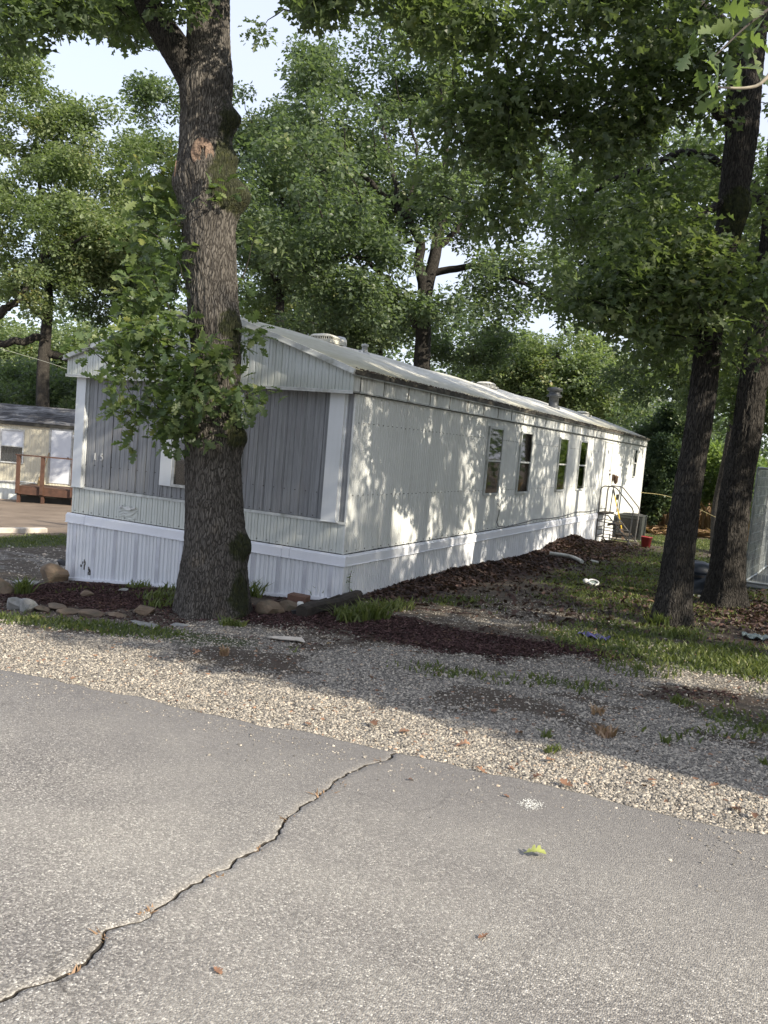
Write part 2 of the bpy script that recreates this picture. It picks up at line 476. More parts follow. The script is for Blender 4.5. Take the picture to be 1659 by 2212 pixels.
M['mulch'] = m_leaf('mulch_chip', (.018, .012, .008), (.042, .027, .016), (.085, .056, .035), (.20, .14, .09), .02, 1.5, .8)
M['deadleaf'] = m_leaf('tan_dead_leaf', (.07, .045, .02), (.13, .085, .035), (.20, .135, .055), (.34, .25, .13), .1, 3, .6)
g = NG('gravel_stone')
t = g.attr('tint'); n = g.noise(g.pos(), 60, 3)
c = g.ramp(t, [(.0, (.09, .083, .074)), (.3, (.21, .195, .172)), (.65, (.38, .348, .295)), (.9, (.60, .54, .445)), (1.0, (.44, .31, .20))])
c = g.mix(g.ramp(n, [(.35, .3), (.6, 0.0)]), c, (.15, .14, .13))
M['gravel'] = g.bsdf(c, .85, 0, n, .4, .004, .2)

# asphalt
g = NG('worn_asphalt')
p = g.pos()
v1 = g.vor(p, 150, 'F1', 'Color'); v1d = g.vor(p, 150, 'F1'); v2 = g.vor(p, 310, 'F1', 'Color')
s1 = g.n('SeparateColor'); g.l(v1, s1.inputs[0]); s2 = g.n('SeparateColor'); g.l(v2, s2.inputs[0])
base = g.ramp(s1.outputs[0], [(0.0, (.11, .103, .098)), (.3, (.19, .180, .168)), (.65, (.29, .275, .252)), (.92, (.44, .418, .38)), (1.0, (.72, .69, .63))])
fine = g.ramp(s2.outputs[1], [(0, .68), (1, 1.18)])
c = g.mix(1.0, base, fine, 'MULTIPLY')
big = g.noise(p, .55, 4, .55); mid = g.noise(p, 3.0, 5, .6)
c = g.mix(g.ramp(big, [(.38, 0.0), (.62, .42)]), c, (.40, .383, .345))
c = g.mix(g.ramp(mid, [(.42, .16), (.6, 0.0)]), c, (.12, .112, .115))
# asphalt turns darker grey towards the shoulder
sy = g.n('SeparateXYZ'); g.l(p, sy.inputs[0])
eb = g.n('MapRange'); g.l(g.math('ADD', sy.outputs[1], g.math('MULTIPLY', big, .5)), eb.inputs[0]); eb.inputs[1].default_value = -5.6; eb.inputs[2].default_value = -4.2
wp = g.noise(g.pos((.12, 1.1, 1)), 1.0, 3)
c = g.mix(g.ramp(wp, [(.40, 0.0), (.62, .30)]), c, (.39, .375, .34))
st = g.noise(g.pos((1, 1, 1)), 1.9, 2, .5, .6)
c = g.mix(g.ramp(st, [(.68, 0.0), (.76, .25)]), c, (.09, .083, .08))
hv = g.n('VectorMath'); hv.operation = 'ADD'; hn = g.n('TexNoise'); hn.inputs['Scale'].default_value = 3.0; hn.inputs['Detail'].default_value = 5; g.l(p, hn.inputs['Vector'])
hs = g.n('VectorMath'); hs.operation = 'SCALE'; hs.inputs['Scale'].default_value = .35; g.l(hn.outputs['Color'], hs.inputs[0]); g.l(p, hv.inputs[0]); g.l(hs.outputs[0], hv.inputs[1])
hc = g.vor(hv.outputs[0], .9, 'DISTANCE_TO_EDGE'); hm = g.noise(g.pos(), .8, 3)
c = g.mix(g.math('MULTIPLY', g.ramp(hc, [(0.0, 1.0), (.006, 0.0)]), g.ramp(hm, [(.56, 0.0), (.64, .6)])), c, (.06, .055, .05))
c = g.mix(g.math('MULTIPLY', eb.outputs[0], .55), c, (.12, .115, .12))
M['asphalt'] = g.bsdf(c, g.ramp(mid, [(.3, .7), (.7, .9)]), 0, g.math('SUBTRACT', 1.0, g.math('ADD', v1d, g.math('MULTIPLY', s2.outputs[0], .3))), .75, .005, .35)
M['crack'] = m_simple('dirt_filled_crack', (.04, .034, .027), .95, 0, .6, 60, .6, .01)

# terrain
g = NG('terrain')
p = g.pos()
gg = g.attr('zg'); gm = g.attr('zm'); gv = g.attr('zv'); gb = g.attr('zb')
n1 = g.noise(p, 1.1, 6, .6); n2 = g.noise(p, 9, 6, .65); n3 = g.noise(p, 55, 5, .7)
vc = g.vor(p, 46, 'F1', 'Color'); vd = g.vor(p, 46, 'DISTANCE_TO_EDGE'); sc_ = g.n('SeparateColor'); g.l(vc, sc_.inputs[0])
dirt = g.ramp(n2, [(.3, (.045, .036, .028)), (.5, (.085, .07, .055)), (.72, (.16, .135, .11))])
dirt = g.mix(g.ramp(n3, [(.5, 0.0), (.75, .6)]), dirt, (.22, .19, .16))
grav = g.ramp(sc_.outputs[0], [(0.0, (.11, .10, .09)), (.4, (.20, .188, .17)), (.8, (.32, .30, .265)), (1.0, (.44, .40, .34))])
grav = g.mix(g.ramp(vd, [(.0, .85), (.14, 0.0)]), grav, (.045, .04, .035))
grav = g.mix(g.ramp(n2, [(.45, 0.0), (.75, .5)]), grav, (.10, .085, .07))
grs = g.ramp(n3, [(.3, (.028, .040, .014)), (.55, (.055, .078, .024)), (.8, (.10, .12, .04))])
mul = g.ramp(n3, [(.3, (.018, .010, .008)), (.6, (.05, .026, .02)), (.8, (.10, .06, .045))])
bare = g.ramp(n1, [(.3, (.15, .118, .092)), (.6, (.23, .185, .145)), (.8, (.30, .245, .195))])
bare = g.mix(g.ramp(n3, [(.55, 0.0), (.8, .35)]), bare, (.42, .36, .3))
def zf(a, k=.9, lo=.4, hi=.62): return g.ramp(g.math('ADD', a, g.math('MULTIPLY', g.math('SUBTRACT', n2, .5), k)), [(lo, 0.0), (hi, 1.0)])
c = g.mix(zf(gv), dirt, grav)
c = g.mix(zf(gb, .4), c, bare)
c = g.mix(g.math('MULTIPLY', zf(gm), .9), c, mul)
c = g.mix(g.math('MULTIPLY', zf(gg), .8), c, grs)
M['terrain'] = g.bsdf(c, .92, 0, g.math('ADD', g.math('MULTIPLY', vd, 1.5), n3), .7, .012, .2)

# ------------------------------------------------------------------ terrain zones
def blob(x, y, cx, cy, rx, ry, k=1.0):
    d = ((x-cx)/rx)**2+((y-cy)/ry)**2
    return k*np.exp(-d*1.1)

def zones(x, y):
    x = np.asarray(x, float); y = np.asarray(y, float)
    n = fbm(x*1.3+3, y*1.3, o=4)-.5
    n2 = fbm(x*4+8, y*4, o=3)-.5
    grass = sum(blob(x, y, *b) for b in [(4.4, -.45, 1.6, .55, 1.2), (3.2, .5, .9, .8, .55), (2.9, 3.2, 1.4, 2.2, .62), (2.3, 6.5, 1.5, 2.6, .72),
            (2.0, 10.5, 1.8, 2.6, .7), (2.2, 16.5, 3.2, 2.4, 1.5), (-1.6, -2.62, 1.8, .30, 1.1), (-.1, -2.5, .8, .25, .6), (.25, -.35, .45, .7, .9),
            (-3.0, -.9, .5, .5, .35), (-1.7, -.8, .9, .6, .5), (-9.1, 3.6, 1.0, 2.3, 1.2), (6, 6, 2.4, 6, .5), (3.9, -3.0, .5, .35, .35), (2.2, -2.4, .6, .25, .45), (3.3, -2.1, .5, .3, .45), (4.6, -2.4, .6, .4, .5), (1.1, 1.0, .6, .8, .5)])
    grass = grass+n*.7*(grass > .1)+n2*.5*(grass > .1)
    grass = grass*sstep(-4.2, -3.9, y)
    mul = sum(blob(x, y, *b) for b in [(1.75, -1.25, 1.2, .55, 1.15), (2.7, -.8, .9, .3, .6), (1.0, -.7, .5, .3, .5), (-2.6, -1.2, 1.7, .75, 1.6), (-.2, -1.1, .8, .5, .6), (.35, 5, .75, 5.5, .9), (.7, 10.5, .9, 3.0, .9), (4.6, 3.0, 1.4, 1.1, .8)])
    mul = mul+(n+n2)*.5*(mul > .12)
    grav = np.maximum(1-sstep(-2.0, -.9, y-.35*np.clip(x, -2, 4)+n*1.2), 0)*sstep(-5.5, -4.6, x)*(1.0)
    grav = np.maximum(grav, .8*blob(x, y, 1.9, .2, 1.0, 1.6))
    grav = np.maximum(grav, .72*blob(x, y, 4.3, 2.1, .9, .8))
    grav = np.maximum(grav, 1.2*blob(x, y, -6.6, 0.5, 1.9, 3.6)*(x < -4.4))
    grav = np.maximum(grav, (x < -3.5)*(1-sstep(-2.8, -1.8, y)))
    bare_ = sstep(.45, .62, fbm(x*.9+31, y*1.6+4, o=4))*sstep(-3.7, -2.9, y)
    mul = np.maximum(mul, .42*bare_*(x > -4)*(y < 2.5)*(1-sstep(.1, .5, grass)))
    grav = grav*(1-.8*bare_)*(1-.30*sstep(-3.2, -1.8, y)*(x > -3))
    grav = grav*(1-.6*np.clip(grass, 0, 1))*(1-.85*np.clip(mul, 0, 1))
    bare = sstep(-9.6, -10.8, x+n)*sstep(-2, 0, y)*(1-sstep(16, 22, y)) + blob(x, y, 1.5, 21.5, 6, 2.6, 1.0)
    return grass, mul, grav, bare

def axis_pts(segs):
    return np.unique(np.concatenate([np.arange(a, b, s) for a, b, s in segs]))
gx = axis_pts([(-150, -40, 10), (-40, -12, 1.5), (-12, -5, .25), (-5, 7, .07), (7, 12, .3), (12, 40, 2), (40, 161, 10)])
gy = axis_pts([(-60, -12, 4), (-12, -4.7, .4), (-4.7, 1, .06), (1, 14, .12), (14, 30, .5), (30, 60, 2), (60, 201, 10)])
XX, YY = np.meshgrid(gx, gy)
ZZ = G(XX, YY)
ZZ = np.where(YY < -4.36, ZZ-.03, ZZ)
zg, zm, zv, zb = zones(XX, YY)
nx, ny = len(gx), len(gy)
idx = (np.arange(ny-1)[:, None]*nx+np.arange(nx-1)[None, :]).ravel()
F = np.stack([idx, idx+1, idx+nx+1, idx+nx], 1)
ground = mesh_np('ground', np.stack([XX, YY, ZZ], -1).reshape(-1, 3), F, M['terrain'], smooth=True,
                 attrs=dict(zg=np.clip(zg, 0, 1).ravel(), zm=np.clip(zm, 0, 1).ravel(), zv=np.clip(zv, 0, 1).ravel(), zb=np.clip(zb, 0, 1).ravel()))
tag(ground, kind='structure')

# road: one sheet, its crack a real groove of its own width and depth
cp = [(-14, 2.95), (-9.5, 2.85), (-8.2, 2.78), (-7.4, 2.70), (-6.89, 2.74), (-6.79, 2.76), (-6.68, 2.83), (-6.51, 2.75), (-6.28, 2.78), (-5.98, 2.79), (-5.69, 2.82), (-5.52, 2.80), (-5.39, 2.74), (-5.2, 2.75), (-5.01, 2.74), (-4.7, 2.73), (-4.35, 2.80), (-4.2, 2.81)]
ys = np.unique(np.concatenate([np.arange(-16, -9, .25), np.arange(-9, -4.3, .012), [-4.3]]))
xc = np.interp(ys, [a for a, b in cp], [b for a, b in cp])+(fbm(ys*9, ys*0+4, o=4)-.5)*.07+(vnoise(ys*55, ys*0+1)-.5)*.012
wd = .0002+.0075*fbm(ys*3, ys*0+9, o=3)**1.6+.006*(vnoise(ys*40, ys*0)-.2)
wd = np.clip(wd, .0008, .012)
wd = np.where(ys < -9, .002, wd)
cols = [np.full_like(ys, v) for v in (-150, -60, -25, -12, -8, -6)]+[np.full_like(ys, v) for v in np.arange(-5, 2.5, .06)]
cols += [xc-.12, xc-.05, xc-wd-.006, xc-wd, xc-wd*.4, xc+wd*.4, xc+wd, xc+wd+.006, xc+.05, xc+.12]
kk = len(cols)-10
cols += [np.full_like(ys, v) for v in np.arange(3.15, 7.0, .06)]+[np.full_like(ys, v) for v in (7.5, 9, 12, 20, 40, 150)]
RX = np.stack(cols, 1); RY = np.repeat(ys[:, None], RX.shape[1], 1).copy()
ci = kk+3
dep = np.zeros_like(RX); dep[:, ci] = .004; dep[:, ci+1] = .014; dep[:, ci+2] = .014; dep[:, ci+3] = .004
# ragged outer edge of the asphalt
ew = np.exp(-(ys+4.3)/-.10) if False else np.clip(1-(-4.3-ys)/.25, 0, 1)
edge = (fbm(RX*2.2, RX*0+3, o=4)-.5)*.16+(fbm(RX*14, RX*0+7, o=2)-.5)*.035
RY += edge*ew[:, None]*np.clip((RX > -8)*(RX < 8), 0, 1)
RZ = G0(RX, np.minimum(RY, -1))+.012-dep-.035*(ew[:, None] > .97)-.006*(ew[:, None] > .9)+(fbm(RX*1.5, RY*1.5)-.5)*.008
nr, nc = RX.shape
idx = (np.arange(nr-1)[:, None]*nc+np.arange(nc-1)[None, :])
F = np.stack([idx, idx+1, idx+nc+1, idx+nc], -1).reshape(-1, 4)
road = mesh_np('road', np.stack([RX, RY, RZ], -1).reshape(-1, 3), F, M['asphalt'], smooth=False)
road.data.materials.append(M['crack'])
mi = np.zeros((nr-1, nc-1), dtype=np.int32); mi[:, ci:ci+3] = 1
road.data.polygons.foreach_set('material_index', mi.ravel())
tag(road, kind='structure')

# ------------------------------------------------------------------ the mobile home
L = 19.12; W = 4.27; ZE = 2.655; ZA = 3.31; XR = -W/2
def roofz(x, over=0.0):
    t = (abs(x-XR))/(W/2)
    return ZA-(ZA-ZE)*t**1.12+over
home = empty('mobile_home', (0, 0, 0), 0, 'long single-wide mobile home with aged white siding, grey front panels and white skirting', 'mobile home')

def profile(a0, a1, period, depth, kind='rib'):
    """returns positions and outward offsets of a pressed-sheet profile"""
    P = []
    n0 = math.floor(a0/period)-1; n1 = math.ceil(a1/period)+1
    if kind == 'rib': unit = [(0, 0), (.30, 0), (.38, 1), (.92, 1), (1.0, 0)]
    elif kind == 'wide': unit = [(0, .0), (.06, .9), (.46, 1), (.50, .55), (.54, 1), (.90, .9), (.96, .0)]
    elif kind == 'groove': unit = [(0, 0), (.12, 1), (.42, 1), (.50, .3), (.58, 1), (.88, 1)]
    elif kind == 'wave': unit = [(k/8, .5+.5*math.sin(k/8*2*math.pi)) for k in range(8)]
    elif kind == 'fine': unit = [(0, 0), (.12, 1), (.60, 1), (.72, 0)]
    for n in range(n0, n1):
        for t, d in unit:
            x = (n+t)*period
            P.append((x, d*depth))
    def val(x):
        xs = [p[0] for p in P]; ds = [p[1] for p in P]
        return float(np.interp(x, xs, ds))
    Q = [(a0, val(a0))]+[p for p in P if a0+1e-4 < p[0] < a1-1e-4]+[(a1, val(a1))]
    return Q

def sheet(name, face, a0, a1, z0, z1, off, period, depth, kind, mat, parent, jit=0.0, back=.012, bow=0.0):
    """face 'front' (faces -Y) or 'side' (faces +X); z0, z1 may be functions of the run coordinate"""
    f0 = z0 if callable(z0) else (lambda a: z0)
    f1 = z1 if callable(z1) else (lambda a: z1)
    Q = profile(a0, a1, period, depth, kind)
    V = []; F = []
    rows = 2 if not (jit or bow) else 9
    for r in range(rows):
        t = r/(rows-1)
        for a, d in Q:
            z = f0(a)*(1-t)+f1(a)*t
            o = off+d
            if jit: o += (float(fbm(a*2.3+5*z, z*2.0+off*9, o=2))-.5)*jit
            V.append((a, -o, z) if face == 'front' else (o, a, z))
    m = len(Q)
    for r in range(rows-1):
        for i in range(m-1):
            q = (r*m+i, r*m+i+1, (r+1)*m+i+1, (r+1)*m+i)
            F.append(q)
    # close the back so the sheet has body
    n = len(V)
    for r in (0, rows-1):
        for a in (a0, a1):
            z = f0(a) if r == 0 else f1(a)
            V.append((a, -(off-back), z) if face == 'front' else (off-back, a, z))
    F += [(0, n, n+2, (rows-1)*m), (m-1, (rows-1)*m+m-1, n+3, n+1)]
    bot = tuple(range(0, m)); top = tuple(range((rows-1)*m, rows*m))
    F += [bot[::-1]+(n, n+1), top+(n+3, n+2)]
    me = bpy.data.meshes.new(name); me.from_pydata(V, [], F); me.update(); me.materials.append(mat)
    o = bpy.data.objects.new(name, me); COL.objects.link(o); o.parent = parent
    return o

# body behind all sheets
mb = MB()
xs_ = [-W+.03, XR, -.03]
V = []
for y in (.03, L-.03):
    V += [(-W+.03, y, .30), (-.03, y, .30), (-.03, y, ZE-.06), (XR, y, ZA-.08), (-W+.03, y, ZE-.06)]
mb.add(V, [(0, 1, 2, 3, 4), (9, 8, 7, 6, 5), (0, 5, 6, 1), (1, 6, 7, 2), (2, 7, 8, 3), (3, 8, 9, 4), (4, 9, 5, 0)])
mb.build('wall_core', M['seam'], home)
# far (left and back) walls
sheet('back_siding', 'front', -W, 0, .5, ZE-.03, -L, .1, -.008, 'rib', M['side'], home, back=-.012)
b = MB(); b.box((-W-.012, .0, .45), (-W+.02, L, ZE-.02)); b.build('left_siding', M['side'], home)

# roof
nxr = 24; V = []; F = []
yy = np.concatenate([[-.20], np.arange(0, L, .6), [L+.06]])
for t in (0, 1):
    for y in yy:
        for i in range(nxr+1):
            x = -W-.07+(W+.14)*i/nxr
            V.append((x, y, roofz(x)+(-.035 if t else 0.0)+.010*math.sin(y*2.1+x)*(1 if not t else 0)))
ny_ = len(yy); w1 = nxr+1; off = ny_*w1
for j in range(ny_-1):
    for i in range(nxr):
        a = j*w1+i
        F.append((a, a+1, a+w1+1, a+w1)); F.append((off+a, off+a+w1, off+a+w1+1, off+a+1))
for j in range(ny_-1):
    a = j*w1; F.append((a, a+w1, off+a+w1, off+a)); a = j*w1+nxr; F.append((a, off+a, off+a+w1, a+w1))
for i in range(nxr):
    a = i; F.append((a, off+a, off+a+1, a+1)); a = (ny_-1)*w1+i; F.append((a, a+1, off+a+1, off+a))
me = bpy.data.meshes.new('roof'); me.from_pydata(V, [], F); me.polygons.foreach_set('use_smooth', [True]*len(F)); me.materials.append(M['roof'])
roof = bpy.data.objects.new('roof', me); COL.objects.link(roof); roof.parent = home
# gable rake rail and eave rail
for x0, x1 in ((-W-.075, XR), (XR, .075)):
    b = MB(); n = 10
    for i in range(n):
        xa = x0+(x1-x0)*i/n; xb = x0+(x1-x0)*(i+1)/n
        b.bar((xa, -.215, roofz(xa)-.022), (xb, -.215, roofz(xb)-.022), .03, .055)
        b.bar((xa, -.225, roofz(xa)-.052), (xb, -.225, roofz(xb)-.052), .045, .012)
    b.build('rake_rail', M['whitealu'], home)
b = MB()
for i in range(0, 64):
    y0 = -.20+i*.304; y1 = y0+.304
    b.bar((.078, y0, roofz(.07)-.028), (.078, y1, roofz(.07)-.028), .022, .05)
b.build('eave_rail', M['grime'], home)
b = MB(); b.bar((.060, -.20, roofz(.07)-.062), (.060, L, roofz(.07)-.062), .03, .014); b.build('eave_rail', M['alu'], home)

# front end: lower siding, rail, grey sheets, corner boards, window
FY = .0
for i in range(4):
    a0 = -W+.004+i*W/4; a1 = a0+W/4-.003
    sheet('lower_siding', 'front', a0, a1, .535, .875, .004, .092, .012, 'wide', M['lower'], home, jit=.012)
b = MB(); b.box((-W-.02, -.030, .872), (.015, .01, .886)); b.box((-W-.02, -.022, .886), (.015, .01, .905)); b.build('sill_rail', M['whitealu'], home)
seams = [-4.06, -3.61, -3.17, -2.745]
for a0, a1 in zip(seams[:-1], seams[1:]):
    sheet('grey_panel', 'front', a0+.004, a1-.004, .91, 2.372, .004, .15, .011, 'wide', M['grey'], home)
sheet('grey_panel', 'front', -2.74, -1.50, .91, 1.055, .004, .15, .011, 'wide', M['grey'], home)
sheet('grey_panel', 'front', -2.74, -1.50, 2.30, 2.372, .004, .15, .011, 'wide', M['grey'], home)
seams = [-1.495, -1.14, -.88, -.635, -.385, -.30]
for a0, a1 in zip(seams[:-1], seams[1:]):
    sheet('grey_panel', 'front', a0+.003, a1-.003, .91, 2.372, .004, .128, .010, 'wide', M['grey'], home)
sheet('grey_panel', 'front', -.098, .004, .91, 2.372, .004, .07, .008, 'wide', M['grey'], home)
sheet('grey_panel', 'front', -W+.0, -W+.035, .91, 2.372, .004, .07, .004, 'wide', M['grey'], home)
for x0, x1 in ((-4.235, -4.07), (-.295, -.102)):
    b = MB(); b.box((x0, -.075, .895), (x1, .0, 2.37)); b.box((x0-.012, -.03, .900), (x0, .0, 2.368)); b.box((x1, -.03, .900), (x1+.012, .0, 2.368))
    b.box((x0-.014, -.085, .890), (x1+.016, .0, .8945))
    b.build('corner_board', M['post'], home, .004)
win = empty('front_window'); win.parent = home
b = MB()
b.box((-2.735, -.055, 1.060), (-2.545, .0, 2.295)); b.build('side_board', M['post'], win, .004)
b = MB(); b.box((-1.695, -.055, 1.060), (-1.505, .0, 2.295)); b.build('side_board', M['post'], win, .004)
b = MB()
b.box((-2.543, -.062, 1.060), (-1.697, .0, 1.095)); b.box((-2.543, -.062, 2.262), (-1.697, .0, 2.295))
b.box((-2.543, -.05, 1.095), (-2.505, .0, 2.262)); b.box((-1.735, -.05, 1.095), (-1.697, .0, 2.262)); b.box((-2.505, -.04, 1.66), (-1.735, .0, 1.69))
b.build('frame', M['alu'], win)
b = MB(); b.box((-2.505, -.006, 1.095), (-1.735, .0, 1.66)); b.box((-2.505, -.006, 1.69), (-1.735, .0, 2.262)); b.build('glass_backing', M['room'], win)
b = MB()
for k in range(26): b.box((-2.50, -.016, 1.72+k*.0205), (-1.74, -.008, 1.734+k*.0205))
b.build('blind', M['blind'], win)
b = MB(); b.box((-2.504, -.030, 1.096), (-1.736, -.026, 1.659)); b.box((-2.504, -.036, 1.691), (-1.736, -.032, 2.261)); b.build('pane', M['pane'], win)
# gable overhang
b = MB(); b.box((-W-.05, -.155, 2.376), (.045, .03, 2.396)); b.build('soffit', M['alu'], home)
for i in range(4):
    a0 = -W-.052+i*(W+.10)/4; a1 = a0+(W+.10)/4-.002
    sheet('gable_siding', 'front', a0, a1, 2.398, lambda a: roofz(a)-.05, .162, .092, .013, 'wide', M['fascia'], home)
b = MB()
V = []
for y in (-.150, .03):
    V += [(-W-.04, y, 2.398), (.035, y, 2.398), (.035, y, ZE-.05), (XR, y, ZA-.06), (-W-.04, y, ZE-.05)]
b.add(V, [(0, 1, 2, 3, 4), (9, 8, 7, 6, 5), (0, 5, 6, 1), (1, 6, 7, 2), (2, 7, 8, 3), (3, 8, 9, 4), (4, 9, 5, 0)])
b.build('gable_core', M['seam'], home)
b = MB(); b.box((-W-.062, -.19, 2.384), (.055, -.16, 2.397)); b.box((-W-.062, -.186, 2.360), (.055, -.178, 2.384)); b.build('drip_rail', M['whitealu'], home)

# long side
ysd = [0.0]+[.70*k+.62 for k in range(0, 27)]+[L]
for y0, y1 in zip(ysd[:-1], ysd[1:]):
    sheet('eave_panel', 'side', y0+.004, y1-.004, 2.398, 2.612, .030, .35, .004, 'fine', M['sidefascia'], home, jit=.004)
b = MB()
for y0 in ysd[1:-1]: b.box((.028, y0-.005, 2.399), (.0350, y0+.005, 2.611))
o = b.build('panel_joints', M['grime'], home); o['kind'] = 'stuff'
b = MB(); b.box((.0, -.155, 2.398), (.040, -.003, 2.612)); b.build('eave_panel', M['sidefascia'], home)
b = MB(); b.bar((.040, -.15, 2.388), (.040, L, 2.388), .018, .016); b.build('eave_trim', M['alu'], home)
b = MB(); b.bar((.034, -.15, 2.3765), (.034, L, 2.3765), .012, .006); b.build('eave_trim', M['grime'], home)
sy_ = [0.006, 1.48, 2.95, 4.40, 6.0, 7.6, 9.2, 10.8, 12.3, 13.17]
for y0, y1 in zip(sy_[:-1], sy_[1:]):
    sheet('side_siding', 'side', y0+.001, y1-.001, .535, 2.372, .004, .0635, .0055, 'fine', M['side'], home, jit=.010)
sheet('side_siding', 'side', 13.17, 14.08, .535, .60, .004, .0635, .004, 'fine', M['side'], home)
sheet('side_siding', 'side', 13.17, 14.08, 2.332, 2.372, .004, .0635, .004, 'fine', M['side'], home)
for y0, y1 in ((14.08, 15.6), (15.6, 17.2), (17.2, L)):
    sheet('side_siding', 'side', y0+.001, y1-.001, .0 if y0 > 13 else .535, 2.372, .004, .0635, .004, 'fine', M['side'], home, jit=.008)
b = MB(); b.box((-.012, -.017, .53), (.012, .006, 2.372)); b.build('corner_trim', M['side'], home)
b = MB(); b.box((-.01, L-.02, .0), (.02, L+.02, 2.40)); b.build('corner_trim', M['post'], home)
b = MB(); b.box((.004, 4.393, .535), (.0145, 4.405, 2.372)); b.build('seam_strip', M['side'], home)
# small loose edge: black rubber bits along the siding foot
b = MB()
for k in range(150):
    y = random.uniform(.02, 6)**1.0; w = random.uniform(.01, .05)
    b.box((.004, y, .528), (.0165, y+w, .536+random.uniform(0, .004)))
for k in range(50):
    x = random.uniform(-W, -.05); b.box((x, -.0185, .529), (x+random.uniform(.01, .03), -.004, .537))
b.build('foot_seal', M['seam'], home)
# rivets
b = MB()
for zr in (1.21, 2.05):
    for k in range(int(13/.127)):
        y = .09+k*.127; z = zr+random.uniform(-.004, .004); b.box((.006, y-.005, z-.005), (.0175, y+.005, z+.005))
for k in range(60):
    y = .06+k*.22; b.box((.006, y-.005, .56), (.0165, y+.005, .571))
for zr, x0, x1 in ((1.21, -4.04, -2.78), (1.21, -1.46, -.32), (.935, -4.04, -.32), (.565, -4.2, -.05)):
    x = x0
    while x < x1: b.box((x-.005, -.0215, zr-.005), (x+.005, -.004, zr+.005)); x += .15
rv = b.build('rivets', M['rivet'], home); rv['kind'] = 'stuff'

# side windows
def side_window(y0, w=.70, z0=1.13, z1=2.25):
    wn = empty('side_window', (0, y0, 0)); wn.parent = home
    b = MB(); t = .032
    b.box((.010, 0, z0), (.040, t, z1)); b.box((.010, w-t, z0), (.040, w, z1)); b.box((.010, t, z0), (.046, w-t, z0+t)); b.box((.010, t, z1-t), (.040, w-t, z1))
    zm_ = (z0+z1)/2-.01
    b.build('frame', M['whitealu'], wn)
    b = MB(); b.box((.012, t, zm_), (.038, w-t, zm_+.03)); b.build('sash_rail', M['whitealu'], wn)
    b = MB(); b.box((.010, t, z0+t), (.0135, w-t, zm_)); b.box((.010, t, zm_+.03), (.0135, w-t, z1-t)); b.build('dark_backing', M['room'], wn)
    b = MB(); k = zm_+.045
    while k < z1-t-.01:
        b.box((.015, t+.01, k), (.021, w-t-.01, k+.011)); k += .0165
    b.build('blind', M['blind'], wn)
    b = MB(); b.box((.0155, t, z0+t), (.019, w-t, zm_)); b.build('insect_screen', M['screen'], wn)
    b = MB(); b.box((.026, t, zm_+.03), (.030, w-t, z1-t)); b.build('pane', M['pane'], wn)
    b = MB(); b.box((.0225, t+.02, z0+t+.01), (.0265, w-t-.02, zm_-.01)); b.build('pane', M['pane'], wn)
    return wn
sw = side_window(4.50)
for y in (6.20, 8.83, 10.58):
    c = copy_tree(sw, home); c.location = (0, y, 0)
side_window(17.25, .42, 1.42, 2.25)
# door
dr = empty('side_door', (0, 13.2, 0)); dr.parent = home
b = MB(); b.box((.008, .035, .62), (.030, .815, 2.30)); b.build('door_leaf', M['side'], dr, .003)
b = MB(); b.box((.0, -.02, .60), (.042, .030, 2.33)); b.box((.0, .820, .60), (.042, .870, 2.33)); b.box((.0, .030, 2.303), (.042, .820, 2.33)); b.build('door_frame', M['whitealu'], dr)
b = MB(); b.add([(.031, .40, 2.0), (.031, .46, 2.08), (.031, .40, 2.16), (.031, .34, 2.08), (.036, .40, 2.02), (.036, .445, 2.08), (.036, .40, 2.14), (.036, .355, 2.08)],
      [(4, 5, 6, 7), (0, 1, 5, 4), (1, 2, 6, 5), (2, 3, 7, 6), (3, 0, 4, 7)]); b.build('diamond_light', M['glass'], dr)
b = MB(); b.lathe((.031, .75, 1.50), [(.0, .045), (.024, .04), (.028, .02), (.012, .012), (.03, .0)], 12, axis='x'); b.lathe((.031, .75, 1.60), [(.0, .014), (.026, .012), (.028, .0)], 12, axis='x'); b.build('door_knob', M['brown'], dr)
b = MB(); b.box((.010, 14.45, 1.33), (.055, 14.62, 1.50)); b.lathe((.10, 14.53, 1.30), [(.02, -.05), (.055, .0), (.06, .12), (.075, .15), (.0, .19)], 10); b.build('wall_lantern', M['brown'], home)
b = MB(); b.box((.008, 15.3, .80), (.05, 15.40, .95)); b.build('outlet_box', M['black'], home)

# belt and skirting
def belt(face, a0, a1, name='belt_board'):
    b = MB()
    if face == 'side':
        b.box((.0, a0, .405), (.052, a1, .505)); b.box((.0, a0, .505), (.034, a1, .524)); b.box((.0, a0, .392), (.062, a1, .4045))
    else:
        b.box((a0, -.052, .405), (a1, .0, .505)); b.box((a0, -.034, .505), (a1, .0, .524)); b.box((a0, -.062, .392), (a1, .0, .4045))
    return b.build(name, M['belt'], home, .004)
for a0, a1 in ((-.0, 2.22), (2.224, 4.50), (4.504, 7.78), (7.784, 11.06), (11.064, 13.17)): belt('side', a0, a1)
for a0, a1 in ((-W-.062, -3.99), (-3.986, -.81), (-.806, -.70), (-.696, .064)): belt('front', a0, a1)
def skirt_bot(face):
    return (lambda a: float(G0(a, -.03))-.06) if face == 'front' else (lambda a: float(G0(0, a))-.06)
g = NG('perforated_vinyl')
v = g.vor(g.pos((1, 1, 1)), 78, 'F1', rnd=0.0)
c = g.mix(g.ramp(v, [(.30, 1.0), (.38, 0.0)]), (.66, .68, .73), (.20, .20, .23))
M['perf'] = g.bsdf(c, .5)
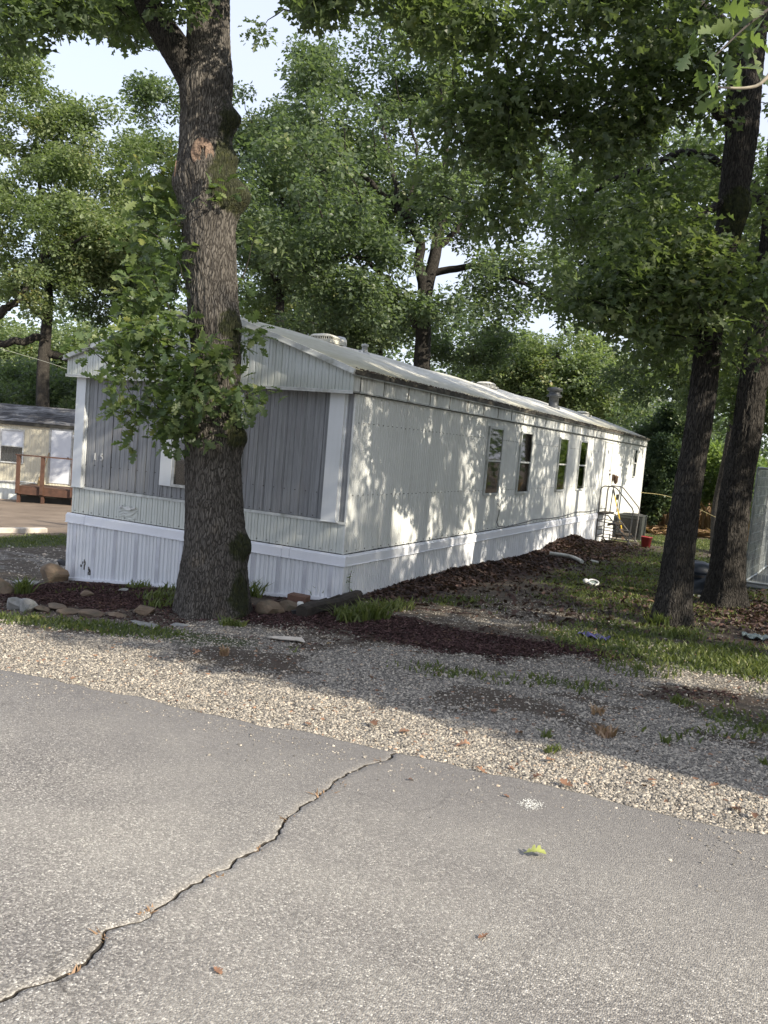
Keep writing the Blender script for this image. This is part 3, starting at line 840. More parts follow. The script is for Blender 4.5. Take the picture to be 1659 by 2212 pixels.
def skirt(face, a0, a1, vent=None):
    s = sheet('skirt_panel', face, a0+.002, a1-.002, skirt_bot(face), .394, .018, .1233, .018, 'groove', M['skirt'], home, jit=.012)
    if vent:
        v0, v1 = vent
        p = sheet('vent_strip', face, v0, v1, lambda a: skirt_bot(face)(a)+.09, .390, .0405, 1, .0, 'fine', M['perf'], home, back=.006, jit=.012)
        p.parent = s
    return s
k = 0; x = -.10+.185
pan = []
xx = [0.05]
while x > -W: 
    pan.append(x-.37); x -= .37
edges = sorted([e for e in [.085-.37*i for i in range(1, 12)] if e > -W-.0]+[-W-.045, .045])
for a0, a1 in zip(edges[:-1], edges[1:]):
    m = round((a0+a1)/2, 3); 
    skirt('front', a0, a1, (m-.026, m+.026) if a1-a0 > .3 else None)
y = 0.046
b = MB(); b.box((.0, -.030, G0(0, 0)-.06), (.046, .044, .392)); b.build('skirt_corner', M['skirt'], home, .004)
while y < 13.17:
    y1 = min(y+.74, 13.17); skirt('side', y, y1); y = y1
for y0, y1 in ((14.1, 15.5), (15.5, 17.2), (17.2, L)):
    sheet('skirt_panel', 'side', y0, y1, lambda a: float(G0(0, a))-.06, .0, .004, .1233, .008, 'groove', M['skirt'], home)
sheet('skirt_panel', 'side', 13.17, 14.1, lambda a: float(G0(0, a))-.06, .53, .0, .1233, .008, 'groove', M['skirt'], home)
b = MB(); b.box((-W-.03, .03, -.70), (-W, L, .5)); b.box((-W, L-.01, -.9), (0, L+.02, .5)); b.build('skirt_panel', M['skirt'], home)
b = MB()
for i in range(14):
    xa = -W-.04+i*.30; xb = xa+.30
    b.bar((xa, -.052, float(G0(xa, 0))+.008), (xb, -.052, float(G0(xb, 0))+.008), .03, .035)
b.build('ground_channel', M['belt'], home)

# torn flap of siding, patched with white tape
V = []; F = []; n = 9
for j in range(n):
    for i in range(n):
        u = i/(n-1); v_ = j/(n-1)
        V.append((-3.40+.32*u, -.018-.018*math.sin(u*math.pi)*v_-.010*random.random(), .57+.15*v_+.015*math.sin(u*7)))
for j in range(n-1):
    for i in range(n-1): a = j*n+i; F.append((a, a+1, a+n+1, a+n))
V2 = [(v[0], v[1]+.012, v[2]) for v in V]; k = len(V)
F2 = [tuple(i+k for i in f[::-1]) for f in F]
me = bpy.data.meshes.new('torn_flap'); me.from_pydata(V+V2, [], F+F2); me.materials.append(M['lower'])
o = bpy.data.objects.new('torn_flap', me); COL.objects.link(o); o.parent = home
b = MB()
for k in range(9):
    xa = -3.39+k*.031; b.box((xa, -.052-.01*random.random(), .69+.012*math.sin(k)), (xa+.034, -.026, .722+.01*math.sin(k*1.7)))
b.build('white_tape', M['white'], home)
b = MB()
for k in range(12):
    xa = random.choice((-3.97, -3.83))+random.uniform(-.05, .05); z = random.uniform(-.28, -.12)
    b.box((xa, -.046, z), (xa+random.uniform(.006, .02), -.036, z+random.uniform(.02, .07)))
b.build('skirt_crack', M['grime'], home)

# house number, two small white metal digits
def digit(pts, x, name):
    b = MB()
    for (p, q, w) in pts: b.bar((x+p[0], -.024, 1.285+p[1]), (x+q[0], -.024, 1.285+q[1]), .008, w, up=(0, 0, 1) if abs(q[0]-p[0]) > abs(q[1]-p[1]) else (1, 0, 0))
    b.build(name, M['white'], home)
digit([((0, 0), (0, .09), .013), ((-.016, .004), (.016, .004), .008), ((-.015, .075), (0, .088), .009)], -3.885, 'number_one')
arc = [(.002, .052), (.014, .054), (.024, .047), (.028, .034), (.026, .018), (.016, .006), (.003, .003), (-.008, .009)]
digit([((-.004, .052), (-.001, .088), .009), ((-.003, .086), (.024, .086), .012)]+[(a, b_, .010) for a, b_ in zip(arc[:-1], arc[1:])], -3.775, 'number_five')

# cable along the wall
pts = [(.03, 5.22, .98), (.04, 5.30, .93), (.035, 5.34, .80), (.03, 5.28, .66), (.04, 5.35, .585), (.06, 5.7, .555), (.045, 6.3, .565)]
yk = 6.3
while yk < 12.9:
    yk += .33; pts.append((.05, yk, .566+.02*math.sin(yk*1.9)+(.008*(yk-6))+.012*random.random()))
b = MB(); b.tube(pts, .007, 6); b.build('wall_cable', M['cable'], home)

# roof furniture
def roof_vent(cx, cy):
    v = empty('roof_vent', (cx, cy, roofz(cx)-.01)); v.parent = home
    b = MB()
    prof = [(.0, .175), (.10, .17), (.19, .145), (.235, .105)]
    V = []; F = []; n = 24
    def sq(r, a):
        c, s_ = math.cos(a), math.sin(a); k = 1/max(abs(c), abs(s_))**.6; return (r*c*k, 1.1*r*s_*k)
    for r, z in prof[1:]:
        for t in range(n): p = sq(r, 2*math.pi*t/n); V.append((p[0], p[1], z))
    V.append((0, 0, .175))
    for i in range(2):
        for t in range(n): F.append((i*n+t, (i+1)*n+t, (i+1)*n+(t+1) % n, i*n+(t+1) % n))
    for t in range(n): F.append((t, (t+1) % n, 3*n))
    b.add(V, F, True)
    V = []
    for r, z in ((.235, .105), (.235, .088), (.20, .088)):
        for t in range(n): p = sq(r, 2*math.pi*t/n); V.append((p[0], p[1], z))
    b.add(V, [(i*n+t, (i+1)*n+t, (i+1)*n+(t+1) % n, i*n+(t+1) % n) for i in range(2) for t in range(n)])
    b.build('vent_dome', M['roof'], v)
    b = MB()
    for t in range(40):
        a = 2*math.pi*t/40; p = sq(.225, a); b.bar((p[0], p[1], -.02), (p[0], p[1], .095), .016, .012)
    b.build('louvres', M['roof'], v)
    b = MB(); b.box((-.19, -.21, -.05), (.19, .21, .085)); b.build('vent_core', M['black'], v)
    b = MB(); b.box((-.27, -.29, -.06), (.27, .29, .022)); b.build('vent_flange', M['roof'], v)
    v.scale = (.78, .78, .62)
    return v
roof_vent(-2.02, 2.60); roof_vent(-1.90, 9.40); roof_vent(-1.42, 16.4)
b = MB(); b.lathe((-2.45, 3.75, 3.22), [(.07, -.1), (.07, .12), (.13, .13), (.13, .22), (.10, .27), (.0, .29)], 14); b.build('vent_pipe', M['alu'], home)
b = MB(); b.lathe((-1.80, 3.45, roofz(-1.8)-.03), [(.09, .0), (.05, .05), (.04, .12), (.06, .12), (.06, .15), (.0, .17)], 12); b.build('vent_pipe', M['alu'], home)
b = MB(); b.lathe((-1.72, 3.18, roofz(-1.72)-.03), [(.05, .0), (.03, .05), (.0, .06)], 8); b.build('vent_pipe', M['alu'], home)
b = MB(); b.lathe((-1.22, 12.5, roofz(-1.22)-.05), [(.17, .0), (.16, .06), (.12, .08), (.12, .30), (.19, .31), (.19, .35), (.14, .38), (.14, .45), (.20, .46), (.19, .52), (.0, .56)], 16); b.build('flue', M['blackpipe'], home)
# grime crumbs and needles caught along the eave
n = 2600
yv = rng.uniform(-.1, L, n)*rng.uniform(.2, 1, n)**.3; xv = .085-np.abs(rng.normal(0, .045, n)); zv_ = np.array([roofz(a) for a in xv])+.004
def chips(name, P, size, mat, parent=None, flat=.4, lo=.6, hi=1.5, aspect=2.2, tintv=None, ground=True):
    """thin curled chips, 4 triangles each, real geometry"""
    n = len(P); s = size*rng.uniform(lo, hi, n)
    a = rng.uniform(0, 2*np.pi, n); tl = rng.normal(0, flat, n); tr = rng.normal(0, flat, n)
    d = np.stack([np.cos(a)*np.cos(tl), np.sin(a)*np.cos(tl), np.sin(tl)], 1)
    w = np.stack([-np.sin(a)*np.cos(tr), np.cos(a)*np.cos(tr), np.sin(tr)], 1)
    u = np.cross(d, w)
    k = aspect
    T = [(-1, 0, 0), (0, -1/k, .25), (1, 0, 0), (0, 1/k, .25), (0, 0, -.08)]
    V = np.stack([P+s[:, None]*(t[0]*d+t[1]*w+t[2]*u) for t in T], 1).reshape(-1, 3)
    b0 = np.arange(n)[:, None]*5
    F = np.concatenate([b0+np.array([[4, 0, 1]]), b0+np.array([[4, 1, 2]]), b0+np.array([[4, 2, 3]]), b0+np.array([[4, 3, 0]])], 0)
    t = rng.uniform(0, 1, n) if tintv is None else tintv
    return mesh_np(name, V, F, mat, parent, tint=np.repeat(t, 5))
o = chips('roof_debris', np.stack([xv, yv, zv_], 1), .017, M['litter'], home, aspect=3); o['kind'] = 'stuff'

# ------------------------------------------------------------------ trees
def lobes(side):
    return [(x, side*y) for x, y in side_pts]
def leaf_template(kind):
    if kind == 'oak':           # deeply lobed leaf, 14 quads
        o = [(0, .012), (.13, .03), (.20, .13), (.27, .16), (.32, .07), (.41, .24), (.50, .29), (.55, .10), (.65, .27), (.74, .30), (.79, .13), (.90, .17), (1.0, .02)]
        V = []; F = []
        for i, (x, y) in enumerate(o):
            ax = min(x, .97); dz = -.16*(x-.45)**2
            V += [(ax, 0, dz), (x, y, dz+.30*y), (x, -y, dz+.30*y)]
        for i in range(len(o)-1):
            a = i*3; b = a+3
            F += [(a, b, b+1, a+1), (a, a+2, b+2, b)]
        return np.array(V), np.array(F)
    if kind == 'oak8':
        V = [(0, 0, 0), (.28, .26, .07), (.44, .08, .0), (.70, .35, .06), (.80, .10, -.03), (1, 0, -.09),
             (.28, -.26, .07), (.44, -.08, .0), (.70, -.35, .06), (.80, -.10, -.03)]
        F = [(0, 2, 1), (0, 4, 2), (2, 4, 3), (0, 5, 4), (0, 6, 7), (0, 7, 9), (7, 8, 9), (0, 9, 5)]
        return np.array(V), np.array(F)
    if kind == 'kite4':
        V = [(0, 0, 0), (.45, .30, .07), (1, 0, -.06), (.45, -.30, .07), (.5, 0, 0), (.72, .22, .0), (.72, -.22, .0)]
        F = [(0, 4, 1), (1, 4, 2), (0, 3, 4), (3, 2, 4)]
        return np.array(V[:5]), np.array(F)
    V = [(0, 0, 0), (.5, .30, .07), (1, 0, -.06), (.5, -.30, .07)]
    return np.array(V), np.array([(0, 2, 1), (0, 3, 2)])

def place_leaves(name, P, size, kind, mat, parent=None, out=None, lo=.65, hi=1.25, droop=.25, spread=.9, tint=None):
    """real leaf-shaped faces at points P, axes roughly along 'out' with scatter"""
    T, TF = leaf_template(kind)
    n = len(P)
    s = size*rng.uniform(lo, hi, n)
    d = rng.normal(0, 1, (n, 3)); d[:, 2] *= .55; d[:, 2] -= droop
    if out is not None: d = d*spread+out
    d /= np.linalg.norm(d, axis=1)[:, None]+1e-9
    u = rng.normal(0, .55, (n, 3)); u[:, 2] += 1.0
    w = np.cross(u, d); w /= np.linalg.norm(w, axis=1)[:, None]+1e-9
    u = np.cross(d, w)
    V = P[:, None, :]+s[:, None, None]*(T[None, :, 0, None]*d[:, None, :]+T[None, :, 1, None]*w[:, None, :]+T[None, :, 2, None]*u[:, None, :])
    F = (TF[None]+(np.arange(n)*len(T))[:, None, None]).reshape(-1, TF.shape[1])
    t = rng.uniform(0, 1, n) if tint is None else tint
    return mesh_np(name, V.reshape(-1, 3), F, mat, parent, tint=np.repeat(t, len(T)))

def bez(a, c, b, n):
    t = np.linspace(0, 1, n)[:, None]
    return (1-t)**2*a+2*t*(1-t)*c+t*t*b

def cat(P, n):
    """Catmull-Rom through rows of P, n samples"""
    P = np.asarray(P, float); m = len(P)
    Q = np.vstack([2*P[0]-P[1], P, 2*P[-1]-P[-2]])
    t = np.linspace(0, m-1-1e-6, n); i = t.astype(int); f = (t-i)[:, None]
    p0, p1, p2, p3 = Q[i], Q[i+1], Q[i+2], Q[i+3]
    return .5*((2*p1)+(-p0+p2)*f+(2*p0-5*p1+4*p2-p3)*f**2+(-p0+3*p1-3*p2+p3)*f**3)

def crown_points(blobs, keep=None):
    out = []
    for c, r, n in blobs:
        c = np.array(c); r = np.array(r)
        k = 0; tries = 0
        while k < n and tries < n*30:
            tries += 1
            v = rng.normal(0, 1, 3); v /= np.linalg.norm(v); q = rng.uniform(.25, 1)**.5
            p = c+v*r*q
            if keep is not None and not keep(p): continue
            out.append(p); k += 1
    return np.array(out)

def branches_to(clusters, nodes, parent, mat, rscale=1.0, sides=5, name='twigs'):
    """joins every leaf clump to the nearest wood with a bent tapering branch"""
    N = np.array(nodes); R = None
    order = np.argsort([np.min(np.linalg.norm(N-c, axis=1)) for c in clusters])
    b = MB()
    for i in order:
        c = clusters[i]
        d = np.linalg.norm(N-c, axis=1)+1.2*np.maximum(N[:, 2]-c[2], 0)
        j = int(np.argmin(d)); a = N[j]; L_ = np.linalg.norm(c-a)
        if L_ < .05: continue
        ctl = (a+c)/2+np.array([0, 0, .18*L_])+rng.normal(0, .10*L_, 3)
        pts = bez(a, ctl, c, 6)
        pts[1:-1] += rng.normal(0, .03*L_, (4, 3))
        r0 = (.008+.013*L_)*rscale
        b.tube(pts.tolist(), [max(r0*(1-.85*k/5), .003) for k in range(6)], sides, caps=False)
        N = np.vstack([N, pts[2:]])
    o = b.build(name, mat, parent); o['kind'] = 'stuff'
    return o

def leaf_cloud(clusters, per, sr, flat=.6):
    n = len(clusters)
    rad = sr*rng.uniform(.7, 1.35, n)
    cnt = np.maximum((per*(rad/sr)**2).astype(int), 3)
    C = np.repeat(clusters, cnt, 0); Rr = np.repeat(rad, cnt)
    v = rng.normal(0, 1, (len(C), 3)); v /= np.linalg.norm(v, axis=1)[:, None]
    q = rng.uniform(0, 1, len(C))**.45
    O = v*(q*Rr)[:, None]; O[:, 2] *= flat
    tint = np.clip(np.repeat(rng.uniform(0, .5, n), cnt)+rng.uniform(0, .6, len(C)), 0, 1)
    return C+O, v, tint

def smooth_trunk(name, pts, rad, mat, parent, n=12, seg=26, flare=.35):
    P = cat(np.array(pts), seg); r = np.interp(np.linspace(0, 1, seg), np.linspace(0, 1, len(rad)), rad)
    s = np.concatenate([[0], np.cumsum(np.linalg.norm(np.diff(P, axis=0), axis=1))])
    r = r*(1+flare*np.exp(-s/.35))
    b = MB(); b.tube(P.tolist(), r.tolist(), n, caps=True)
    return b.build(name, mat, parent)

def tree(name, label, base, pts, rad, limbs, blobs, per, sr, leaf, size, mat, bark, group=None, keep=None, rscale=1.0, flat=.65, cat_='tree', droop=.2, tint_shift=0):
    zb_ = float(G0(pts[0][0], pts[0][1]))
    if pts[0][2] > zb_-.1: pts = [(pts[0][0], pts[0][1], zb_-.15)]+list(pts)
    rad = [rad[0]*1.05]+list(rad) if len(pts) > len(rad) else rad
    base = (pts[0][0], pts[0][1], zb_)
    t = empty(name, base, 0, label, cat_, group)
    off = -np.array(base)
    def loc(o): o.location = tuple(off); return o
    loc(smooth_trunk('trunk', pts, rad, bark, t))
    nodes = list(cat(np.array(pts), 20)[6:])
    for lp, r0, r1 in limbs:
        P = cat(np.array(lp), 4*len(lp))
        P[1:-1] += rng.normal(0, r0*.25, P[1:-1].shape)
        b = MB(); b.tube(P.tolist(), np.linspace(r0, r1, len(P)).tolist(), 8, caps=True); loc(b.build('limb', bark, t))
        nodes += list(P)
    cl = crown_points(blobs, keep)
    loc(branches_to(cl, nodes, t, bark, rscale))
    P, v, tint = leaf_cloud(cl, per, sr, flat)
    o = loc(place_leaves('crown', P, size, leaf, mat, t, out=v*.5, droop=droop, tint=np.clip(tint+tint_shift, 0, 1))); o['kind'] = 'stuff'
    return t, cl

# ---- the big oak in front of the home: bark, burls and moss modelled on the trunk
def bark_trunk(name, pts, rad, mat, parent, seg, ring, amp, bumps=(), moss=(), flare=.30, roots=5, freq=1.0, end_flare=None):
    P = cat(np.array(pts), seg); r = cat(np.array(rad)[:, None], seg)[:, 0]
    s = np.concatenate([[0], np.cumsum(np.linalg.norm(np.diff(P, axis=0), axis=1))])
    th = np.linspace(0, 2*np.pi, ring, endpoint=False)
    d = np.gradient(P, axis=0); d /= np.linalg.norm(d, axis=1)[:, None]
    X = np.tile(np.array([1., 0, 0]), (seg, 1)); A = X-(X*d).sum(1)[:, None]*d; A /= np.linalg.norm(A, axis=1)[:, None]; B = np.cross(d, A)
    rad_dir = A[:, None, :]*np.cos(th)[None, :, None]+B[:, None, :]*np.sin(th)[None, :, None]
    S, T = np.meshgrid(s, th, indexing='ij')
    R = np.repeat(r[:, None], ring, 1)
    R = R*(1+flare*np.exp(-S/.30)*(1+.45*np.cos(roots*T+1.3)+.2*np.cos(3*T)))
    R = R*(1+.05*(fbm(np.cos(T)*1.5+5, np.sin(T)*1.5+5, S*1.1, 3)-.5)*2)
    V = P[:, None, :]+rad_dir*R[..., None]
    D = np.zeros_like(R); Ms = np.zeros_like(R)
    for c, a, w in bumps:
        q = np.linalg.norm((V-np.array(c))/np.array([w, w, w]), axis=2); D += a*np.exp(-q**2)
    for c, a, w in moss:
        q = np.linalg.norm(V-np.array(c), axis=2)/w; Ms += a*np.exp(-q**2)
    # plated bark: long ridges broken by cross cracks
    k = 24.0*freq
    cx, sx = np.cos(T)*R*k, np.sin(T)*R*k
    wv = fbm(cx*.4, sx*.4, S*2.0*freq, 2)*2.2
    n1 = 1-np.abs(2*vnoise(cx*1.6+wv, sx*1.6+wv, S*4.6*freq)-1)
    n2 = 1-np.abs(2*vnoise(cx*3.1+9+wv, sx*3.1+wv, S*9*freq)-1)
    ridge = (1-n1**3)*.7+(1-n2**3)*.3
    D += amp*(ridge-.7)+amp*.5*(fbm(cx*5, sx*5, S*30*freq, 2)-.5)
    V = V+rad_dir*D[..., None]
    i = (np.arange(seg-1)[:, None]*ring+np.arange(ring)[None, :]); j = (np.arange(seg-1)[:, None]*ring+(np.arange(ring)[None, :]+1) % ring)
    F = np.stack([i, j, j+ring, i+ring], -1).reshape(-1, 4)
    return mesh_np(name, V.reshape(-1, 3), F, mat, parent, attrs=dict(moss=np.clip(Ms, 0, 1).ravel()), smooth=True)

sunk = np.array([0, 0, -.1])
T1 = [(-0.700,-1.432,-0.169), (-0.742,-1.415,0.239), (-0.790,-1.389,0.769), (-0.881,-1.367,1.489), (-0.927,-1.345,1.970), (-0.991,-1.314,2.643), (-1.111,-1.311,3.312), (-1.199,-1.300,3.886), (-1.260,-1.295,4.269), (-1.317,-1.287,4.652), (-1.369,-1.264,5.181), (-1.393,-1.249,5.470), (-1.429,-1.230,5.855), (-1.478,-1.214,6.287), (-1.602,-1.127,7.280), (-1.845,-0.873,8.888), (-2.154,-0.478,11.169)]
r1 = [.365, .350, .308, .290, .270, .256, .268, .275, .272, .270, .258, .265, .225, .218, .20, .16, .08]
oak = empty('oak_tree', (T1[0][0], T1[0][1], float(G0(T1[0][0], T1[0][1]))), 0, 'big oak with mossy burled trunk growing in front of the mobile home', 'tree')
ob = oak
ooff = (-oak.location.x, -oak.location.y, -oak.location.z)
def oloc(o): o.location = ooff; o.parent = oak; return o
bumps = [((-0.971,-1.210,4.256), .21, .18), ((-1.131,-1.215,5.047), .13, .12), ((-1.084,-1.231,4.631), .09, .12), ((-1.451,-1.436,4.355), .08, .18), ((-1.176,-1.510,4.515), .05, .19), ((-1.043,-1.551,3.611), .035, .10), ((-1.284,-1.541,3.548), .03, .08), ((-0.825,-1.261,2.942), .03, .14), ((-1.065,-1.594,1.826), .05, .12), ((-0.665,-1.291,1.774), .09, .14), ((-0.668,-1.258,2.136), .03, .1), ((-0.801,-1.699,1.106), .035, .06), ((-0.692,-1.648,1.079), .025, .05), ((-0.485,-1.306,0.657), .08, .14), ((-0.887,-1.550,2.802), -.03, .12), ((-1.357,-1.414,5.308), .05, .2)]
moss = [((-0.896,-1.290,4.206), 1.0, .22), ((-1.030,-1.282,4.996), 1.0, .15), ((-1.013,-1.308,4.625), 1.0, .22), ((-0.999,-1.385,4.322), .7, .16), ((-0.763,-1.343,2.930), .9, .2), ((-0.696,-1.341,2.602), .6, .16), ((-0.578,-1.357,1.802), .9, .20), ((-0.423,-1.386,0.671), 1.0, .18), ((-0.312,-1.426,0.258), .9, .18), ((-0.270,-1.478,0.080), .7, .2), ((-1.058,-1.273,5.241), .5, .15), ((-1.048,-1.538,3.545), .35, .15), ((-0.796,-1.298,3.595), .35, .12), ((-1.042,-1.584,1.805), .5, .12)]
oloc(bark_trunk('trunk', T1, r1, M['bark'], oak, 680, 190, .020, bumps, moss, flare=.22))
TL = [(-1.388,-1.297,5.287), (-1.543,-1.394,5.543), (-1.700,-1.483,5.768), (-1.817,-1.579,5.956), (-1.856,-1.698,6.088), (-1.865,-1.900,6.367), (-1.931,-2.235,6.714), (-2.084,-2.732,6.983)]
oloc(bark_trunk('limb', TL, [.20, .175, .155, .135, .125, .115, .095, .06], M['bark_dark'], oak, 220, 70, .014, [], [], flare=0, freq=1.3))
TR = [(-1.574,-1.136,7.039), (-1.071,-1.053,7.675), (-0.264,-1.209,7.752), (0.504,-1.404,7.612)]
b = MB(); b.tube(cat(np.array(TR), 16).tolist(), np.linspace(.13, .04, 16).tolist(), 10); oloc(b.build('limb', M['bark_dark'], oak))
TB = [(-1.788,-0.891,8.394), (-2.708,-0.578,9.409), (-4.028,-0.238,10.416), (-5.782,0.025,11.667)]
b = MB(); b.tube(cat(np.array(TB), 16).tolist(), np.linspace(.12, .04, 16).tolist(), 10); oloc(b.build('limb', M['bark_dark'], oak))
# healed cut facing the road
def oriented(o, c, nrm, roll=0):
    q = Vector(nrm).to_track_quat('Z', 'Y').to_matrix().to_4x4()
    o.matrix_world = Matrix.Translation(Vector(c)) @ q; return o
camv = Vector((CAM-np.array((-1.328,-1.298,4.592))).tolist()); camv.z = 0; camv.normalize()
V = []; F = []; nr_, na = 8, 30
for i in range(nr_+1):
    for k in range(na):
        a = 2*math.pi*k/na; q = i/nr_
        rx, ry = .115*q, .165*q
        x = rx*math.cos(a)*(1-.25*max(0, -math.sin(a))); y = ry*math.sin(a)
        z = .020*math.cos(q*4.2)*.6-.03*q**4+.006*math.sin(a*5+q*9)+.004*random.random()
        if abs(x-.0) < .022 and -.05 < y < .06: z -= .035
        V.append((x, y, z))
for i in range(nr_):
    for k in range(na): F.append((i*na+k, (i+1)*na+k, (i+1)*na+(k+1) % na, i*na+(k+1) % na))
me = bpy.data.meshes.new('branch_scar'); me.from_pydata(V, [], F); me.materials.append(M['scar'])
sc = bpy.data.objects.new('branch_scar', me); COL.objects.link(sc); sc.parent = oak
c0 = Vector((-1.345,-1.307,4.591))+camv*.335
xax = Vector((0, 0, 1)).cross(camv).normalized(); yax = camv.cross(xax)
sc.matrix_parent_inverse = Matrix.Identity(4)
sc.matrix_local = Matrix.Translation(Vector(ooff)) @ Matrix(((xax.x, yax.x, camv.x, c0.x), (xax.y, yax.y, camv.y, c0.y), (xax.z, yax.z, camv.z, c0.z), (0, 0, 0, 1)))
# fresh saw cut on the left
c1 = Vector((-1.448,-1.449,4.444)); lv = Vector((-R2*1.0+np.array([0, 0, .12])-Fv*.25).tolist()).normalized()
b = MB(); b.tube([c1, c1+lv*.07, c1+lv*.085], [.155, .135, .125], 22); st = oloc(b.build('branch_stub', M['bark_dark'], oak))
b = MB(); b.tube([c1+lv*.0855, c1+lv*.096], [.118, .112], 22); sf = b.build('cut_face', M['freshcut'], st)

# sprouts out of the trunk: every large leaf of the front row is its own mesh
def sprout(clusters, nodes, per, sr, size, mat, cap, kind='oak'):
    oloc(branches_to(clusters, nodes, oak, M['twig'], .55, 4))
    P, v, tint = leaf_cloud(clusters, per, sr, .75)
    d = np.linalg.norm(P-CAM, axis=1); o_ = np.argsort(d)
    return P, v, tint, o_
nod = [np.array(p) for p in ((-0.957,-1.542,1.813), (-0.915,-1.551,2.099), (-0.995,-1.560,2.424), (-1.060,-1.509,2.710), (-1.124,-1.506,3.086), (-0.698,-1.382,2.172), (-1.156,-1.495,3.370), (-1.288,-1.411,3.767), (-1.450,-1.429,4.427), (-0.890,-1.257,3.322), (-1.484,-1.383,5.100))]
def box_clusters(spec):
    out = []
    for u0, u1, v0, v1, d0, d1, n in spec:
        for k in range(n):
            u = rng.uniform(u0, u1); v_ = rng.uniform(v0, v1); d = rng.uniform(d0, d1)
            out.append(CAM+d*(Fv+R2*(u-829.5)/1850-U2*(v_-1106)/1850))
    return np.array(out)
cs = box_clusters([(255, 420, 700, 800, 8.3, 9.3, 30), (240, 430, 790, 900, 8.2, 9.1, 34), (280, 400, 880, 955, 8.3, 8.8, 15), (400, 480, 760, 890, 8.2, 8.6, 15), (480, 555, 830, 890, 8.3, 8.9, 9), (165, 280, 705, 765, 8.4, 8.9, 9), (270, 410, 590, 710, 8.5, 9.5, 26), (290, 400, 460, 620, 8.6, 9.6, 28), (280, 390, 330, 480, 8.8, 9.8, 22), (515, 545, 690, 760, 8.8, 9.2, 4), (410, 480, 400, 440, 8.45, 8.6, 2), (520, 560, 500, 640, 9.0, 9.6, 4), (430, 470, 930, 960, 8.5, 8.7, 2)])
P, v, tint, o_ = sprout(cs, nod, 14, .16, .13, M['leaf_near'], 300)
near_i, rest_i = o_[:290], o_[290:]
T, TF = leaf_template('oak')
protos = []
for k in range(12):
    Vt = T.copy(); Vt[:, 2] += .10*np.sin(Vt[:, 0]*3+k)*rng.uniform(.3, 1)+.22*Vt[:, 1]*rng.uniform(-1, 1); Vt[:, 1] *= rng.uniform(.8, 1.2)
    o = mesh_np('leaf', Vt, TF, M['leaf_near'], None, tint=np.full(len(Vt), k/12.0)); protos.append(o.data); bpy.data.objects.remove(o)
for i in near_i:
    o = bpy.data.objects.new('leaf', protos[int(rng.integers(12))]); COL.objects.link(o); o.parent = oak
    d = Vector((v[i]+rng.normal(0, .7, 3)+np.array([0, 0, -.3])).tolist()).normalized()
    u = Vector((rng.normal(0, .5), rng.normal(0, .5), 1)); w = u.cross(d).normalized(); u = d.cross(w); s = .14*rng.uniform(.5, 1.35)
    mm = Matrix(((d.x*s, w.x*s, u.x*s, P[i][0]), (d.y*s, w.y*s, u.y*s, P[i][1]), (d.z*s, w.z*s, u.z*s, P[i][2]), (0, 0, 0, 1)))
    o.matrix_local = Matrix.Translation(Vector(ooff)) @ mm
o = oloc(place_leaves('sprout_leaves', P[rest_i], .14, 'oak', M['leaf_near'], oak, lo=.5, hi=1.3, out=v[rest_i]*.6, droop=.3, tint=tint[rest_i])); o['kind'] = 'stuff'

def sun_keep(ymin=-3.0):
    def f(p):
        xg = p[0]-1.631*p[2]; yg = p[1]+.311*p[2]
        if 3.0 < xg < 7.0 and -1.9 < yg < .0: return False   # crown gap carved so sun falls on the right verge
        if yg < ymin+1.5 and rng.uniform() < .35: return False
        return yg > ymin+.25+1.9*(float(fbm(xg*.55+2, yg*.1, o=2))-.42)
    return f
# crown of the oak, mostly above the picture
cl = np.vstack([box_clusters([(-40, 120, -60, 50, 6.8, 8.2, 11), (120, 215, -60, 30, 7.2, 8.6, 6), (200, 320, -60, 75, 8.9, 9.8, 16), (190, 300, -150, 10, 8.9, 10, 10), (360, 440, -60, 15, 8.0, 8.8, 5),
     (640, 740, -60, 20, 7.6, 8.4, 9), (740, 900, -90, -10, 7.6, 8.4, 8), (500, 640, -200, -90, 8, 9, 5), (-60, 500, -500, -120, 7, 11, 40), (500, 900, -500, -150, 7.5, 10, 22)]),
     crown_points([((-1.2, .2, 9.0), (4.0, 3.6, 2.6), 60)], sun_keep(-2.2))])
nodes = list(cat(np.array(T1), 30)[20:])+list(cat(np.array(TL), 20)[3:])+list(cat(np.array(TR), 12))+list(cat(np.array(TB), 12))
oloc(branches_to(cl, nodes, oak, M['bark_dark'], .8))
P, v, tint = leaf_cloud(cl, 95, .30, .7)
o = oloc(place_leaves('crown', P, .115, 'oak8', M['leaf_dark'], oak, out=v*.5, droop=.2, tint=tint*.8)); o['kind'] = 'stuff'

# ---- two dark leaning oaks on the right
T2 = [(3.504,1.262,0.022), (3.501,1.312,0.579), (3.496,1.340,0.903), (3.501,1.406,1.589), (3.523,1.481,2.282), (3.524,1.545,2.968), (3.516,1.604,3.637), (3.571,1.695,4.333), (3.582,1.752,4.880), (3.586,1.822,5.618), (3.547,1.853,6.160), (3.532,1.922,6.973), (3.473,1.997,8.102), (3.255,2.320,10.320)]
r2 = [.185, .172, .163, .150, .143, .143, .142, .140, .158, .175, .185, .17, .13, .06]
t2 = empty('oak_tree', (T2[0][0], T2[0][1], float(G0(T2[0][0], T2[0][1]))), 0, 'slim dark oak leaning right, nearer of the two at the right of the driveway', 'tree', 'oaks on the right of the driveway')
o2 = -t2.location
o = bark_trunk('trunk', T2, r2, M['bark_dark'], t2, 560, 110, .020, [((3.710,1.695,4.794), .05, .12), ((3.594,1.339,2.782), .03, .05), ((3.669,1.660,4.637), .04, .1)], [((3.674,1.676,4.790), .9, .22), ((3.709,1.665,4.487), .6, .3), ((3.605,1.216,0.193), .5, .2)], flare=.42, freq=1.15); o.location = o2
